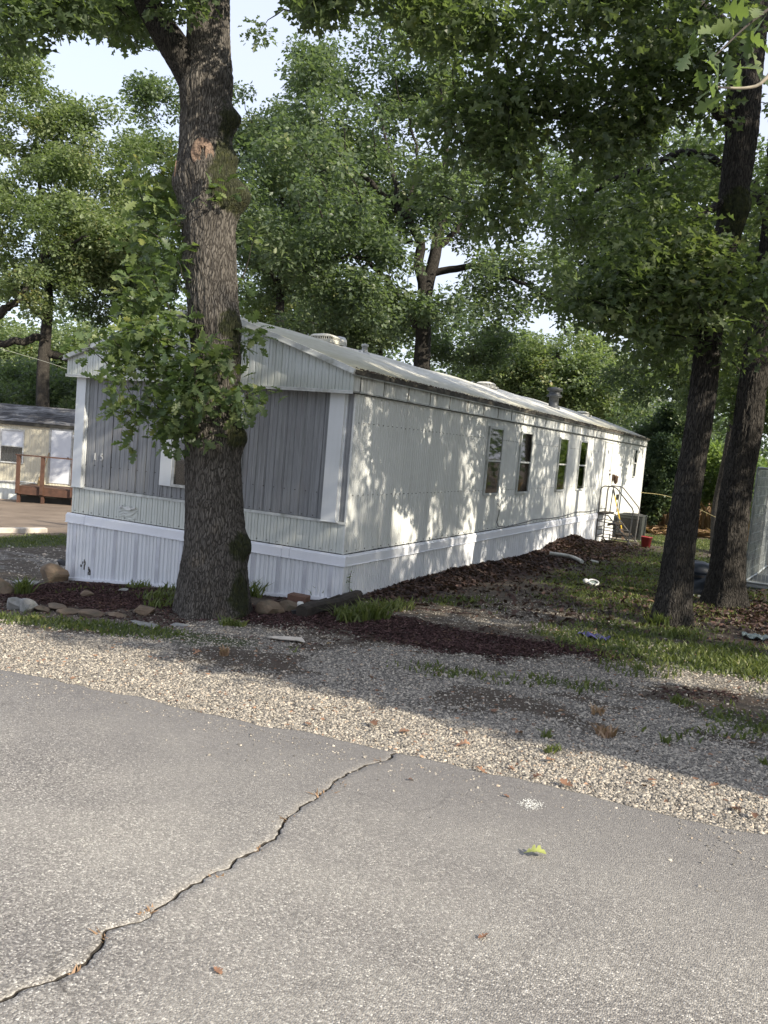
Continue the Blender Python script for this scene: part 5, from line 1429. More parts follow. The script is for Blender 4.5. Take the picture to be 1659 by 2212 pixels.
# condenser
AC = empty('air_conditioner', (.12, 15.25, gz(.5, 15.6)), 0, 'dark grey air conditioner cabinet on the ground behind the metal steps', 'air conditioner')
b = MB(); b.box((.0, .0, .03), (.06, .72, .66)); b.box((.60, .0, .03), (.66, .72, .66)); b.box((.06, .0, .03), (.60, .04, .10)); b.box((.06, .0, .60), (.60, .04, .66)); b.box((.06, .68, .03), (.60, .72, .66)); b.build('cabinet', M['ac'], AC)
b = MB(); b.box((.06, .05, .04), (.60, .67, .63)); b.build('coil', M['black'], AC)
b = MB()
for k in range(22): b.box((.065, .008, .11+k*.0225), (.595, .03, .118+k*.0225))
b.build('louvres', M['fin'], AC)
b = MB(); b.box((-.01, -.01, .66), (.67, .73, .70)); b.build('top_plate', M['ac'], AC, .01)
b = MB(); b.lathe((.33, .36, .70), [(.26, .0), (.27, .02), (.25, .025), (.2, .022)], 24)
for k in range(8): a = k*math.pi/4; b.bar((.33, .36, .72), (.33+.26*math.cos(a), .36+.26*math.sin(a), .715), .008)
b.build('fan_guard', M['fin'], AC)
b = MB(); b.box((-.08, -.06, -.06), (.76, .80, .028)); b.build('pad', M['plank'], AC)
# bucket
BK = empty('bucket', (1.24, 13.35, gz(1.24, 13.35)), 0, 'red plastic bucket on the ground right of the metal steps', 'bucket')
b = MB(); b.lathe((0, 0, 0), [(.0, .0), (.105, .0), (.135, .25), (.145, .25), (.145, .27), (.13, .27), (.10, .012), (.0, .012)], 24); b.build('bucket_body', M['red'], BK)
b = MB(); b.tube([(.14*math.cos(t), .05, .25-.09*math.sin(t)) for t in np.linspace(0, math.pi, 10)], .004, 6); b.build('handle', M['tube'], BK)
# shovel leaning
SV = empty('shovel', (.30, 14.75, gz(.3, 14.75)), 0, 'shovel with yellow shaft and black grip leaning on the wall behind the steps', 'shovel')
b = MB(); b.tube([(.02, .15, .32), (-.22, -.05, 1.20)], .016, 8); b.build('shaft', M['yellow'], SV)
b = MB(); b.tube([(-.22, -.05, 1.20), (-.26, -.085, 1.36)], .022, 8); b.build('grip', M['black'], SV)
b = MB(); b.add([(.0, .05, .33), (.04, .25, .33), (.10, .27, .05), (.08, .16, .0), (.07, .06, .05), (.045, .16, .20)], [(0, 1, 5), (1, 2, 5), (2, 3, 5), (3, 4, 5), (4, 0, 5), (0, 4, 3, 2, 1)]); b.build('blade', M['brown'], SV)
# pipe
pp = [(.36, 7.65), (.62, 7.75), (.86, 7.60), (1.12, 7.15)]
ps = [(p[0], p[1], gz(*p)+.05) for p in pp]; ps = [(p[0], p[1], max(float(G0(p[0], p[1]))+.10-.02*i, 0*p[2]-1)) for i, p in enumerate(ps)]
b = MB(); b.tube(cat(np.array(ps), 14).tolist(), .035, 10); o = b.build('drain_pipe', M['whitepipe'], None); tag(o, 'curved dirty white plastic pipe lying on the dead leaves', 'pipe')
P_ = (1.162,7.713); b = MB(); b.tube([(0, 0, .03), (.16, -.10, .03)], .03, 8); o = b.build('pipe_offcut', M['whitepipe'], None); o.location = (P_[0], P_[1], gz(*P_)); tag(o, 'short white pipe piece in the grass past the end of the curved pipe', 'pipe')
P_ = (1.924,4.254)
o_ = empty('jar_lid', (P_[0], P_[1], gz(*P_)), .5, 'white ring lid with a small white cap lying in the grass', 'lid')
b = MB(); b.lathe((.05, 0, .03), [(.085, .0), (.085, .025), (.072, .03), (.066, .012)], 22); o = b.build('ring', M['white'], o_); o.rotation_euler = (.35, 0, 0)
b = MB(); b.lathe((.05, 0, .028), [(.0, .0), (.07, .0)], 22); o = b.build('disc', M['tarp'], o_); o.rotation_euler = (.35, 0, 0)
b = MB(); b.lathe((-.06, .02, .01), [(.0, .0), (.04, .0), (.045, .05), (.02, .07), (.0, .07)], 14); b.build('cap', M['white'], o_)
# navy bin
P_ = (3.36, 4.35)
BN = empty('storage_bin', (P_[0], P_[1], gz(*P_)), .3, 'dark navy domed plastic bin standing between the two leaning oaks', 'bin')
def rbox(prof, nseg=24, ex=.7, ax=1.0, ay=.8):
    V = []; F = []
    for r, z in prof:
        for k in range(nseg):
            a = 2*math.pi*k/nseg; c, s_ = math.cos(a), math.sin(a); q = (abs(c)**3.2+abs(s_)**3.2)**(-1/3.2)
            V.append((r*c*q*ax, r*s_*q*ay, z))
    for i in range(len(prof)-1):
        for k in range(nseg): F.append((i*nseg+k, i*nseg+(k+1) % nseg, (i+1)*nseg+(k+1) % nseg, (i+1)*nseg+k))
    return V, F
b = MB(); V, F = rbox([(.001, .03), (.20, .03), (.25, .10), (.27, .33)]); b.add(V, F, True); b.build('bin_body', M['navy'], BN)
b = MB(); V, F = rbox([(.27, .33), (.285, .335), (.285, .36), (.27, .40), (.22, .46), (.13, .49), (.001, .50)]); b.add(V, F, True); b.build('lid', M['navy'], BN)
b = MB(); b.bar((-.10, -.235, .30), (.10, -.235, .30), .03, .03); b.build('handle', M['black'], BN)
b = MB(); b.box((-.1, -.3, .0), (.16, -.12, .03)); b.build('foot_tray', M['white'], BN)
# blue sheet and clear plastic
def rag(name, u_, v__, L1, L2, mat, lab, cat_, rz=0, zz=.02):
    V = []; F = []; n = 9
    for j in range(5):
        for i in range(n):
            V.append((L1*(i/(n-1)-.5), L2*(j/4-.5)+.02*math.sin(i*1.3), zz+.018*math.sin(i*1.9+j*1.7)+.008*random.random()))
    for j in range(4):
        for i in range(n-1): a = j*n+i; F.append((a, a+1, a+n+1, a+n))
    k = len(V); V += [(x, y, z-.004) for x, y, z in V]; F += [tuple(i+k for i in f[::-1]) for f in F]
    me = bpy.data.meshes.new(name); me.from_pydata(V, [], F); me.materials.append(mat); o = bpy.data.objects.new(name, me); COL.objects.link(o)
    o.location = (u_, v__, gz(u_, v__)); o.rotation_euler = (0, 0, rz); return tag(o, lab, cat_)
P_ = (2.974,-0.132); rag('plastic_sheet', P_[0], P_[1], .30, .16, M['blue'], 'crumpled dark blue plastic strip on the gravel by the slim oak', 'plastic', -.2)
P_ = (4.385,0.882); rag('plastic_bag', P_[0], P_[1], .26, .2, M['tarp'], 'clear crumpled plastic in the grass at the right edge', 'plastic', .1, .03)

# wire kennel on a slab
KN = empty('wire_kennel', (3.94, 6.36, gz(4.2, 6.6)+.02), 0, 'tall galvanised wire dog kennel with clear sheeting at the right edge', 'kennel')
b = MB(); b.box((-.25, -.45, -.10), (3.2, 3.0, .02)); b.build('slab', M['ac'], KN)
def panel(p, q, h, sheet_=False):
    p = Vector(p); q = Vector(q)
    b = MB()
    for a, c in ((p, q), (p+Vector((0, 0, h)), q+Vector((0, 0, h))), (p, p+Vector((0, 0, h))), (q, q+Vector((0, 0, h)))): b.tube([a, c], .018, 8)
    b.build('panel_frame', M['fencewire'], KN)
    n = int((q-p).length/.06); b = MB()
    for k in range(1, n): a = p.lerp(q, k/n); b.tube([a, a+Vector((0, 0, h))], .003, 4, False)
    for k in range(1, 12): z = h*k/12; b.tube([p+Vector((0, 0, z)), q+Vector((0, 0, z))], .003, 4, False)
    w = b.build('wire_mesh', M['fencewire'], KN); w['kind'] = 'stuff'
panel((0, 0, .04), (.12, 1.5, .04), 1.84); panel((.12, 1.5, .04), (.2, 2.9, .04), 1.84); panel((0, 0, .04), (1.5, -.1, .04), 1.84); panel((.2, 2.9, .04), (2.0, 2.9, .04), 1.84)
g = NG('clear_sheeting'); b1 = g.n('BsdfPrincipled'); b1.inputs['Base Color'].default_value = (.16, .20, .20, 1); b1.inputs['Roughness'].default_value = .25
b2 = g.n('BsdfTransparent'); ms = g.n('MixShader'); ms.inputs[0].default_value = .42; g.l(b2.outputs[0], ms.inputs[1]); g.l(b1.outputs[0], ms.inputs[2]); g.l(ms.outputs[0], g.out.inputs[0]); M['sheeting'] = g.m
V = []; F = []
for j in range(6):
    for i in range(20): V.append((-.03+.13*i/19+.015*math.sin(i*1.2), .02+1.45*i/19, .06+1.8*j/5))
for j in range(5):
    for i in range(19): a = j*20+i; F.append((a, a+1, a+21, a+20))
me = bpy.data.meshes.new('clear_sheet'); me.from_pydata(V, [], F); me.materials.append(M['sheeting']); o = bpy.data.objects.new('clear_sheet', me); COL.objects.link(o); o.parent = KN
sm_ = o.modifiers.new('thick', 'SOLIDIFY'); sm_.thickness = .003
b = MB(); b.box((1.2, .3, .02), (1.9, 1.2, .75)); b.build('dog_house', M['navy'], KN)

# ------------------------------------------------------------------ the cream home on the left
NBo = (-21.1, 12.8)
NB = empty('cream_home', (NBo[0], NBo[1], 0), math.atan2(.44, .898), 'cream metal-sided home with dark shingle roof behind the left driveway', 'mobile home')
def nsheet(x0, x1, z0, z1, off=.0, mat=None):
    o = sheet('siding_panel', 'front', x0, x1, z0, z1, off+.004, .11, .008, 'rib', mat or M['cream'], NB)
    return o
for k in range(10): nsheet(-5+k*1.2, -5+(k+1)*1.2-.003, -.75, 1.40)
b = MB(); b.box((-5, .01, -1.5), (7, 4.3, 1.40)); b.build('wall_core', M['cream'], NB)
for k in range(9): 
    x0 = -5+k*.7
    o = sheet('skirt_panel', 'front', x0, x0+.69, -1.6, -.77, .0, .15, .012, 'wave', M['lower'], NB, jit=.05)
b = MB(); b.box((-5, -.03, -.79), (7, .0, -.745)); b.build('belt_board', M['alu'], NB)
b = MB(); b.bar((-5, -.06, 1.36), (7, -.06, 1.36), .10, .12); b.build('fascia', M['seam'], NB)
b = MB(); zr = 2.02
b.add([(-5.1, -.12, 1.42), (7.1, -.12, 1.42), (7.1, 2.1, zr), (-5.1, 2.1, zr), (-5.1, 4.4, 1.42), (7.1, 4.4, 1.42)], [(0, 1, 2, 3), (3, 2, 5, 4), (0, 3, 4), (1, 5, 2), (0, 4, 5, 1)]); b.build('roof', M['seam'], NB)
g = NG('patchy_shingles'); n = g.noise(g.pos((.5, .5, 1.2)), 2.0, 5, .6, 1.2)
c = g.ramp(n, [(.35, (.035, .033, .036)), (.5, (.10, .10, .105)), (.62, (.24, .24, .25))]); t = g.attr('tint'); c = g.mix(g.ramp(t, [(0, .35), (.5, 0.0)]), c, (.03, .03, .035))
M['shingle'] = g.bsdf(c, .85, 0, g.noise(g.pos(), 60, 3), .4, .01)
rf_root = [o for o in NB.children if o.name.startswith('roof')][0]
slope = (zr-1.42)/2.22; cnt = 0; meshes = {}
for j in range(9):
    y0 = -.12+j*.247; 
    for i in range(17):
        x0 = -3.2+i*.5+(j % 2)*.25
        if x0 > 4.6: continue
        b = MB(); z0 = 1.42+slope*(y0+.12)+.004; z1 = z0+slope*.27; dy = .02*random.random()
        b.add([(x0+.004, y0-dy, z0+.012), (x0+.496, y0-dy, z0+.012), (x0+.496, y0+.27, z1+.004), (x0+.004, y0+.27, z1+.004), (x0+.004, y0-dy, z0), (x0+.496, y0-dy, z0)], [(0, 1, 2, 3), (4, 5, 1, 0), (4, 0, 3), (5, 2, 1)])
        o = b.build('shingle', M['shingle'], rf_root)
        a = o.data.attributes.new('tint', 'FLOAT', 'POINT'); tv = random.random(); a.data.foreach_set('value', [tv]*6)
def nwin(x0, x1, z0, z1):
    w = empty('window', (0, 0, 0)); w.parent = NB
    b = MB(); t = .045
    b.box((x0, -.05, z0), (x0+t, .0, z1)); b.box((x1-t, -.05, z0), (x1, .0, z1)); b.box((x0+t, -.055, z0), (x1-t, .0, z0+t)); b.box((x0+t, -.055, z1-t), (x1-t, .0, z1))
    zm_ = (z0+z1)/2-.02; b.box((x0+t, -.045, zm_), (x1-t, .0, zm_+.04)); b.build('frame', M['whitealu'], w)
    b = MB(); b.box((x0+t, -.016, zm_+.04), (x1-t, -.008, z1-t)); b.build('blind', M['door'], w)
    b = MB(); b.box((x0+t, -.012, z0+t), (x1-t, -.006, zm_)); b.build('insect_screen', M['screen'], w)
    b = MB(); b.box((x0+t, -.024, z0+t), (x1-t, -.020, zm_)); b.build('pane', M['pane'], w)
nwin(-.12, .74, -.07, 1.14)
dn = empty('door', (0, 0, 0)); dn.parent = NB
b = MB(); b.box((1.70, -.035, -.66), (2.42, -.014, 1.24)); b.build('door_leaf', M['door'], dn, .004)
b = MB(); b.box((1.64, -.05, -.68), (1.698, .0, 1.29)); b.box((2.422, -.05, -.68), (2.48, .0, 1.29)); b.box((1.70, -.05, 1.245), (2.42, .0, 1.30)); b.build('door_frame', M['alu'], dn)
b = MB(); b.lathe((2.34, -.035, .28), [(.0, .06), (.028, .05), (.03, .02), (.012, .0)], 12, axis='y'); b.build('door_knob', M['brown'], dn)
b = MB(); b.lathe((2.56, -.02, 1.06), [(.05, .0), (.05, .04), (.07, .09), (.075, .13), (.05, .17), (.0, .18)], 14, axis='y'); b.build('porch_lamp', M['lens'], NB)
b = MB(); pts_ = [(-4+k*.5, -.05, -.86-.05*math.sin((k-4)*.9)+.012*k) for k in range(12)]; b.tube(pts_, .012, 6); b.build('loose_cable', M['belt'], NB)
# porch
PC = empty('wooden_porch', (NBo[0], NBo[1], 0), math.atan2(.44, .898), 'red brown wooden porch with handrail at the white door of the cream home', 'porch')
for k in range(9):
    y0 = -.08-.138*k; b = MB(); b.box((1.12, y0-.13, -.775), (3.9, y0, -.74)); b.build('deck_board', M['wood'], PC)
b = MB(); b.box((1.10, -1.36, -1.02), (3.95, -1.32, -.78)); b.build('rim_board', M['wood'], PC)
b = MB(); b.box((1.06, -1.32, -1.02), (1.10, -.02, -.78)); b.build('rim_board', M['wood'], PC)
for x in (1.12, 1.95, 3.0, 3.8):
    b = MB(); b.box((x, -1.31, -1.5), (x+.10, -1.22, -.777)); b.build('post', M['wood'], PC)
    b = MB(); b.box((x, -1.465, -.98), (x+.11, -1.365, .30)); b.build('rail_post', M['wood'], PC)
b = MB(); b.box((1.08, -1.49, .303), (3.95, -1.34, .343)); b.build('handrail', M['wood'], PC)
b = MB(); b.box((1.10, -1.0, -1.6), (3.9, -.98, -1.03)); b.build('dark_backing', M['seam'], PC)  # dark sheet standing in for the shade beneath the deck
BR = empty('broom', (NBo[0], NBo[1], 0), math.atan2(.44, .898), 'straw broom with a long handle leaning beside the white door', 'broom')
b = MB(); b.tube([(1.55, -.30, -.42), (1.66, -.06, .42)], .014, 8); b.build('handle', M['tan'], BR)
b = MB(); b.lathe((1.53, -.33, -.74), [(.13, .0), (.11, .12), (.07, .27), (.025, .34), (.0, .35)], 14); b.build('bristles', M['tan'], BR)

# lines and pole
pole = empty('utility_pole', (-13.745,47.106,1.066), 0, 'thin brown utility pole far behind the roof of the mobile home', 'pole')
b = MB(); pt = Vector((-14.401,47.316,6.793)); b.tube([Vector((-13.702,47.092,0.693)), pt], [.11, .08], 8); o = b.build('pole_shaft', M['brown'], pole); o.location = -pole.location
b = MB(); b.bar(pt+Vector((-.6, 0, -.25)), pt+Vector((.6, 0, -.25)), .08); o = b.build('cross_arm', M['brown'], pole); o.location = -pole.location
def line(name, pts, r, mat, lab, cat_='power line', sag=0, group=None):
    P = cat(np.array(pts), 24)
    t = np.linspace(0, 1, 24); P[:, 2] -= sag*4*t*(1-t)
    b = MB(); b.tube(P.tolist(), r, 5, False); return tag(b.build(name, mat, None), lab, cat_, group)
line('power_line', [(-14.386,47.312,6.669), (-4.616,47.615,6.477), (2.924,46.865,6.714)], .018, M['wire'], 'topmost pale power line running right from the utility pole')
line('power_line', [(-14.637,47.140,6.141), (-4.628,47.555,5.890), (3.016,46.835,5.909)], .018, M['wire'], 'middle pale power line running right behind the roof')
line('power_line', [(-14.351,47.300,6.358), (-12.365,47.066,5.388), (-5.554,47.041,5.245), (3.056,46.823,5.560)], .018, M['wire'], 'lowest pale power line, passing just over the black flue')
line('service_line', [(-19.336,9.974,3.852), (-18.531,10.356,3.710), (-17.141,11.009,3.404), (-16.232,11.432,3.154)], .006, M['wire'], 'thin pale line slanting down past the trunk of the sunlit oak')
for (v0, v1), lab in (((866, 858), 'upper of the short pale lines left of the overhanging gable'), ((877, 869), 'middle of the short pale lines left of the overhanging gable'), ((886, 880), 'lowest of the short pale lines left of the overhanging gable')):
    a_ = CAM+50*(Fv+R2*(60-829.5)/1850-U2*(v0+6-1106)/1850); b_ = CAM+50*(Fv+R2*(240-829.5)/1850-U2*(v1-8-1106)/1850)
    line('power_line', [a_, (a_+b_)/2, b_], .02, M['wire'], lab)
line('clothes_line', [(.02, 19.0, .95), (1.219,16.994,0.965), (2.95, 12.95, .70)], .008, M['yellowline'], 'yellow rope strung from the far corner of the home to a tree', 'rope')

# ------------------------------------------------------------------ ground cover
def sample(n, x0, x1, y0, y1, wfun, near=2.0):
    """points on the ground, denser towards the camera, kept with probability wfun(x, y)"""
    X = rng.uniform(x0, x1, n); Y = rng.uniform(y0, y1, n)
    d = np.hypot(X-CAM[0], Y-CAM[1]); w = np.clip(wfun(X, Y), 0, 1)*np.clip((5.0/d)**near, 0, 1)
    k = rng.uniform(0, 1, n) < w; X, Y = X[k], Y[k]
    # only the part of the world the photo could see, with a margin
    P = np.stack([X, Y, G(X, Y)], 1); q = P-CAM; z = q@Fv; u = 829.5+1850*(q@R2)/z
    k = (z > .5) & (u > -250) & (u < 1900) & ~((X > -4.2) & (X < -.02) & (Y > .0) & (Y < 19.1)); return P[k]
def zfun(i, gain=1.0, lo=.35):
    def f(x, y): return np.clip((zones(x, y)[i]-lo)*gain, 0, 1)
    return f
def stones(name, P, size, mat, lo=.5, hi=1.5):
    n = len(P); s = size*np.exp(rng.normal(-.1, .38, n)); s = np.clip(s, size*.4, size*2.0)
    T = np.array([(1, 0, 0), (.1, .9, .1), (-1, .1, 0), (0, -.85, 0), (.1, .05, .75), (-.45, .35, .55)])
    TF = np.array([(0, 1, 4), (1, 5, 4), (1, 2, 5), (2, 3, 5), (3, 4, 5), (3, 0, 4)])
    a = rng.uniform(0, 2*np.pi, n); c, s_ = np.cos(a), np.sin(a)
    J = T[None]+rng.normal(0, .17, (n, 6, 3)); sc = np.stack([s*rng.uniform(.7, 1.2, n), s*rng.uniform(.55, 1.0, n), s*rng.uniform(.5, 1.0, n)], 1)
    J = J*sc[:, None, :]
    V = np.stack([J[..., 0]*c[:, None]-J[..., 1]*s_[:, None], J[..., 0]*s_[:, None]+J[..., 1]*c[:, None], J[..., 2]], -1)+P[:, None, :]
    F = (TF[None]+(np.arange(n)*6)[:, None, None]).reshape(-1, 3)
    return mesh_np(name, V.reshape(-1, 3), F, mat, None, tint=np.repeat(rng.beta(1.6, 1.5, n), 6))
def not_road(x, y): return (y > -4.36+(fbm(x*2.2, x*0+3, o=4)-.5)*.16)
Pg = sample(1500000, -5.5, 7.0, -4.4, 2.6, lambda x, y: np.clip(zones(x, y)[2]*1.15, 0, 1)*not_road(x, y), 1.9)
Pg = Pg[rng.permutation(len(Pg))[:105000]]; Pg[:, 2] += .001
o = stones('gravel', Pg, .0088, M['gravel']); tag(o, 'loose grey and cream gravel on the road shoulder and driveway', 'gravel', kind='stuff')
Pg2 = sample(60000, -10, -4.4, -4.3, 6, lambda x, y: np.clip(zones(x, y)[2], 0, 1), 1.0); o = stones('gravel', Pg2, .022, M['gravel']); tag(o, 'coarse grey gravel left of the mobile home', 'gravel', kind='stuff')
# pebbles kicked onto the asphalt
Xs = rng.uniform(-2, 6, 2600); Ys = -4.40-np.abs(rng.exponential(.16, 2600)); Ps = np.stack([Xs, Ys, G0(Xs, Ys)+.013], 1)
o = stones('stray_gravel', Ps[rng.uniform(0, 1, 2600) < .55], .0062, M['gravel']); tag(o, 'stray small stones kicked onto the edge of the asphalt', 'gravel', kind='stuff')
# grass
def blades(name, P, h, mat, lean=.35, wid=.05, lab=None, tintlo=0, tinthi=1):
    n = len(P); hh = h*rng.uniform(.5, 1.4, n); a = rng.uniform(0, 2*np.pi, n); ln = rng.normal(0, lean, (n, 2))
    w = np.stack([np.cos(a), np.sin(a), np.zeros(n)], 1)*(wid*hh**.5*.12+.001)[:, None]
    d1 = np.concatenate([ln*.35, np.ones((n, 1))*.55], 1)*hh[:, None]; d2 = np.concatenate([ln*1.1, np.ones((n, 1))*.95], 1)*hh[:, None]
    V = np.stack([P-w, P+w, P+d1+w*.8, P+d1-w*.8, P+d2], 1).reshape(-1, 3); b0 = (np.arange(n)*5)[:, None]
    F = np.concatenate([b0+np.array([[0, 1, 2]]), b0+np.array([[0, 2, 3]]), b0+np.array([[3, 2, 4]])], 0)
    return mesh_np(name, V, F, mat, None, tint=np.repeat(rng.uniform(tintlo, tinthi, n), 5))
Pb = sample(900000, -11, 7, -4.1, 20, zfun(0, 1.6, .28), 1.25); Pb = Pb[rng.permutation(len(Pb))[:85000]]
tall = (Pb[:, 1] < .2) & (Pb[:, 0] > -.2) & (Pb[:, 0] < .9)
o = blades('grass', Pb[~tall], .042, M['grass'], .5, .30); tag(o, 'short patchy lawn grass and weeds', 'grass', kind='stuff')
# tussocks round the trunks and the corner, each a plant of its own
def tuft(name, x, y, n, h, r, lab, mat=None, group=None, cat_='weed', lean=.5, wid=.22):
    a = rng.uniform(0, 2*np.pi, n); q = r*rng.uniform(0, 1, n)**.7; X = x+q*np.cos(a); Y = y+q*np.sin(a); P = np.stack([X, Y, G(X, Y)], 1)
    o = blades(name, P, h, mat or M['grass'], lean, wid, tintlo=.25); me = o.data
    co = np.empty(len(me.vertices)*3, np.float32); me.vertices.foreach_get('co', co); co = co.reshape(-1, 3)-np.array([x, y, gz(x, y)], np.float32); me.vertices.foreach_set('co', co.ravel()); o.location = (x, y, gz(x, y))
    return tag(o, lab, cat_, group)
P_ = (0.795,-0.756); tuft('grass_tuft', P_[0], P_[1], 260, .16, .20, 'tall bright green grass tuft just right of the black timber')
P_ = (0.709,-0.999); tuft('grass_tuft', P_[0], P_[1], 130, .11, .16, 'shorter grass tuft in front of the middle of the black timber')
P_ = (0.486,-0.842); tuft('grass_tuft', P_[0], P_[1], 60, .12, .08, 'thin weed tuft close to the black timber face')
P_ = (0.677,0.041); tuft('grass_tuft', P_[0], P_[1], 180, .09, .25, 'low green tuft right of the tall one along the wall')
for (u_, v__), lb in zip([(-1.555,-1.014), (-2.108,-0.424), (-1.775,-1.132), (-2.588,-0.461), (-1.325,-1.570)], ['grass tuft touching the left side of the big trunk', 'grass tuft between the big trunk and the front skirting', 'grass tuft in the middle of the weedy part of the bed', 'grass tuft farthest left of those near the front skirting', 'grass tuft nearest the edging left of the big trunk']):
    tuft('grass_tuft', u_, v__, 55, .09, .17, lb, group='green grass tufts in the bed left of the trunk')
for (u_, v__), lb in zip([(-1.064,-0.020), (-0.974,0.196), (-0.314,0.080), (-1.008,-0.293)], ['wispy grass tuft second from the trunk along the right skirting', 'wispy grass tuft behind the squared brown block', 'wispy grass tuft by the skirting near the corner', 'wispy grass tuft right against the big trunk']):
    tuft('grass_tuft', u_, v__, 34, .17, .12, lb, group='green grass tufts along the front skirting right of the trunk')
P_ = (-3.347,-1.556); tuft('grass_tuft', P_[0], P_[1], 90, .17, .09, 'bright grass tuft among the grey stones at far left')
P_ = (-0.166,-1.915); tuft('grass_tuft', P_[0], P_[1], 70, .07, .08, 'yellow green tuft at the foot of the trunk, left of centre')
P_ = (-0.020,-1.891); tuft('grass_tuft', P_[0], P_[1], 50, .06, .06, 'yellow green tuft at the foot of the trunk, right side')
P_ = (3.415,1.048); tuft('grass_tuft', P_[0], P_[1], 90, .13, .12, 'green weeds at the left foot of the slim leaning oak')
P_ = (3.696,0.547); tuft('grass_tuft', P_[0], P_[1], 120, .09, .25, 'green weeds before the foot of the slim leaning oak')
for (u_, v__), lb in zip([(4.259,-0.498), (4.487,-0.534), (3.978,-0.029), (4.286,0.250), (3.586,-1.212)], ['grass tuft in the middle of the right verge', 'grass tuft farthest right on the verge, cut by the picture edge', 'grass tuft just right of the foot of the slim oak', 'grass tuft on the verge below the thick oak', 'grass tuft at the left end of the right verge']):
    tuft('grass_tuft', u_, v__, 170, .06, .34, lb, group='sunlit grass tufts on the right verge')
P_ = (0.576,-2.938); tuft('dry_tuft', P_[0], P_[1], 40, .07, .04, 'small dry straw tuft on the gravel left of centre', M['dry'])
P_ = (3.733,-3.227); tuft('dry_tuft', P_[0], P_[1], 60, .06, .06, 'dry orange tuft in the sunlit gravel right of centre', M['dry'])
P_ = (3.586,-2.797); tuft('dry_tuft', P_[0], P_[1], 35, .05, .05, 'dry orange tuft on the line between shade and sunlit gravel', M['dry'])
P_ = (4.056,-2.129); tuft('grass_tuft', P_[0], P_[1], 70, .05, .09, 'blue green weed on the shaded gravel at right')
for u_, v__ in [(3.517,-3.748), (3.550,-3.687), (4.644,-3.251), (4.089,-3.143), (3.428,-3.489)]:
    tuft('grass_tuft', u_, v__, 18, .045, .03, 'tiny green sprigs in the sunlit gravel', group='tiny green sprigs in the sunlit gravel')
for u_, v__ in [(2.748,-5.040), (2.758,-5.087), (2.759,-5.356), (2.744,-5.383), (2.827,-5.685), (2.810,-5.962), (2.766,-6.292), (2.770,-6.306), (2.760,-6.493), (2.763,-4.891), (2.776,-4.476), (2.823,-6.691)]:
    tuft('dry_tuft', u_, v__+.004, 16, .028, .022, 'dry straw tufts growing in the road crack', M['dry'], group='dry straw tufts growing in the road crack', lean=.7, wid=.3)
# climbing vine at the corner of the skirting
vine = empty('vine', (.10, -.02, gz(.1, 0)), 0, 'thin green vine climbing the skirting at the near corner', 'vine')
pv = [(.08, .09, .34), (.075, .06, .25), (.07, .08, .15), (.08, .10, .05), (.13, .06, .0), (.22, .10, .02), (.35, .2, .02)]
b = MB(); b.tube(pv, .004, 5); o = b.build('stem', M['twig'], vine); o.location = (-.1, .02, -gz(.1, 0))
Pv = cat(np.array(pv), 90)+rng.normal(0, .013, (90, 3)); Pv[:, 0] = np.maximum(Pv[:, 0], .055)
o = place_leaves('vine_leaves', Pv, .032, 'kite4', M['leaf_bush'], vine); o.location = (-.1, .02, -gz(.1, 0))
# spider plants below the porch
for (u_, v__), lab in (((-22.114,15.755), 'arching strap-leaved plant under the red brown porch'), ((-21.007,15.518), 'smaller strap-leaved plant under the right of the porch')):
    b = MB()
    for k in range(14):
        a = random.uniform(0, 6.28); r_ = random.uniform(.25, .55); hh = random.uniform(.25, .42); q = [(r_*t*math.cos(a), r_*t*math.sin(a), hh*math.sin(t*2.6)) for t in np.linspace(0, 1, 6)]
        for p1, p2 in zip(q[:-1], q[1:]): b.bar(p1, p2, .03, .006)
    o = b.build('strap_plant', M['leaf_bush'], None); o.location = (u_, v__-.2, gz(u_, v__)); tag(o, lab, 'plant')
# leaf litter and mulch
def mw(x, y):
    return np.clip(1.1*blob(x, y, .15, 5, .36, 6.5), 0, 1)*1.0+np.clip(1.3*blob(x, y, .45, 10, .75, 2.2), 0, 1)+.35*blob(x, y, 4.5, 3.0, 1.2, 1.3)+.05*blob(x, y, 2.5, 5, 2.5, 6)
Pl = sample(420000, -.0, 6.5, .3, 14, mw, .9)[:24000]; Pl[:, 2] += rng.uniform(0, .02, len(Pl))
o = chips('leaf_litter', Pl, .038, M['litter'], None, flat=.5, aspect=1.7); tag(o, 'brown dead oak leaves heaped along the wall', 'leaf litter', kind='stuff')
Pm = sample(900000, -4.5, 4.4, -2.4, .3, lambda x, y: np.clip(zones(x, y)[1]-.3, 0, 1)*1.3, 1.3)[:30000]; Pm[:, 2] += rng.uniform(0, .012, len(Pm))
o = chips('mulch', Pm, .021, M['mulch'], None, flat=.35, aspect=4.5); tag(o, 'dark reddish bark mulch and needles spread on bed and driveway', 'mulch', kind='stuff')
Pt = sample(60000, -5, 7, -4.3, 8, lambda x, y: .5+0*x, 1.2)[:2600]; o = chips('leaf_scraps', Pt, .02, M['deadleaf'], None, flat=.3, aspect=2.0); tag(o, 'scattered tan leaf crumbs over the yard', 'leaf litter', kind='stuff')
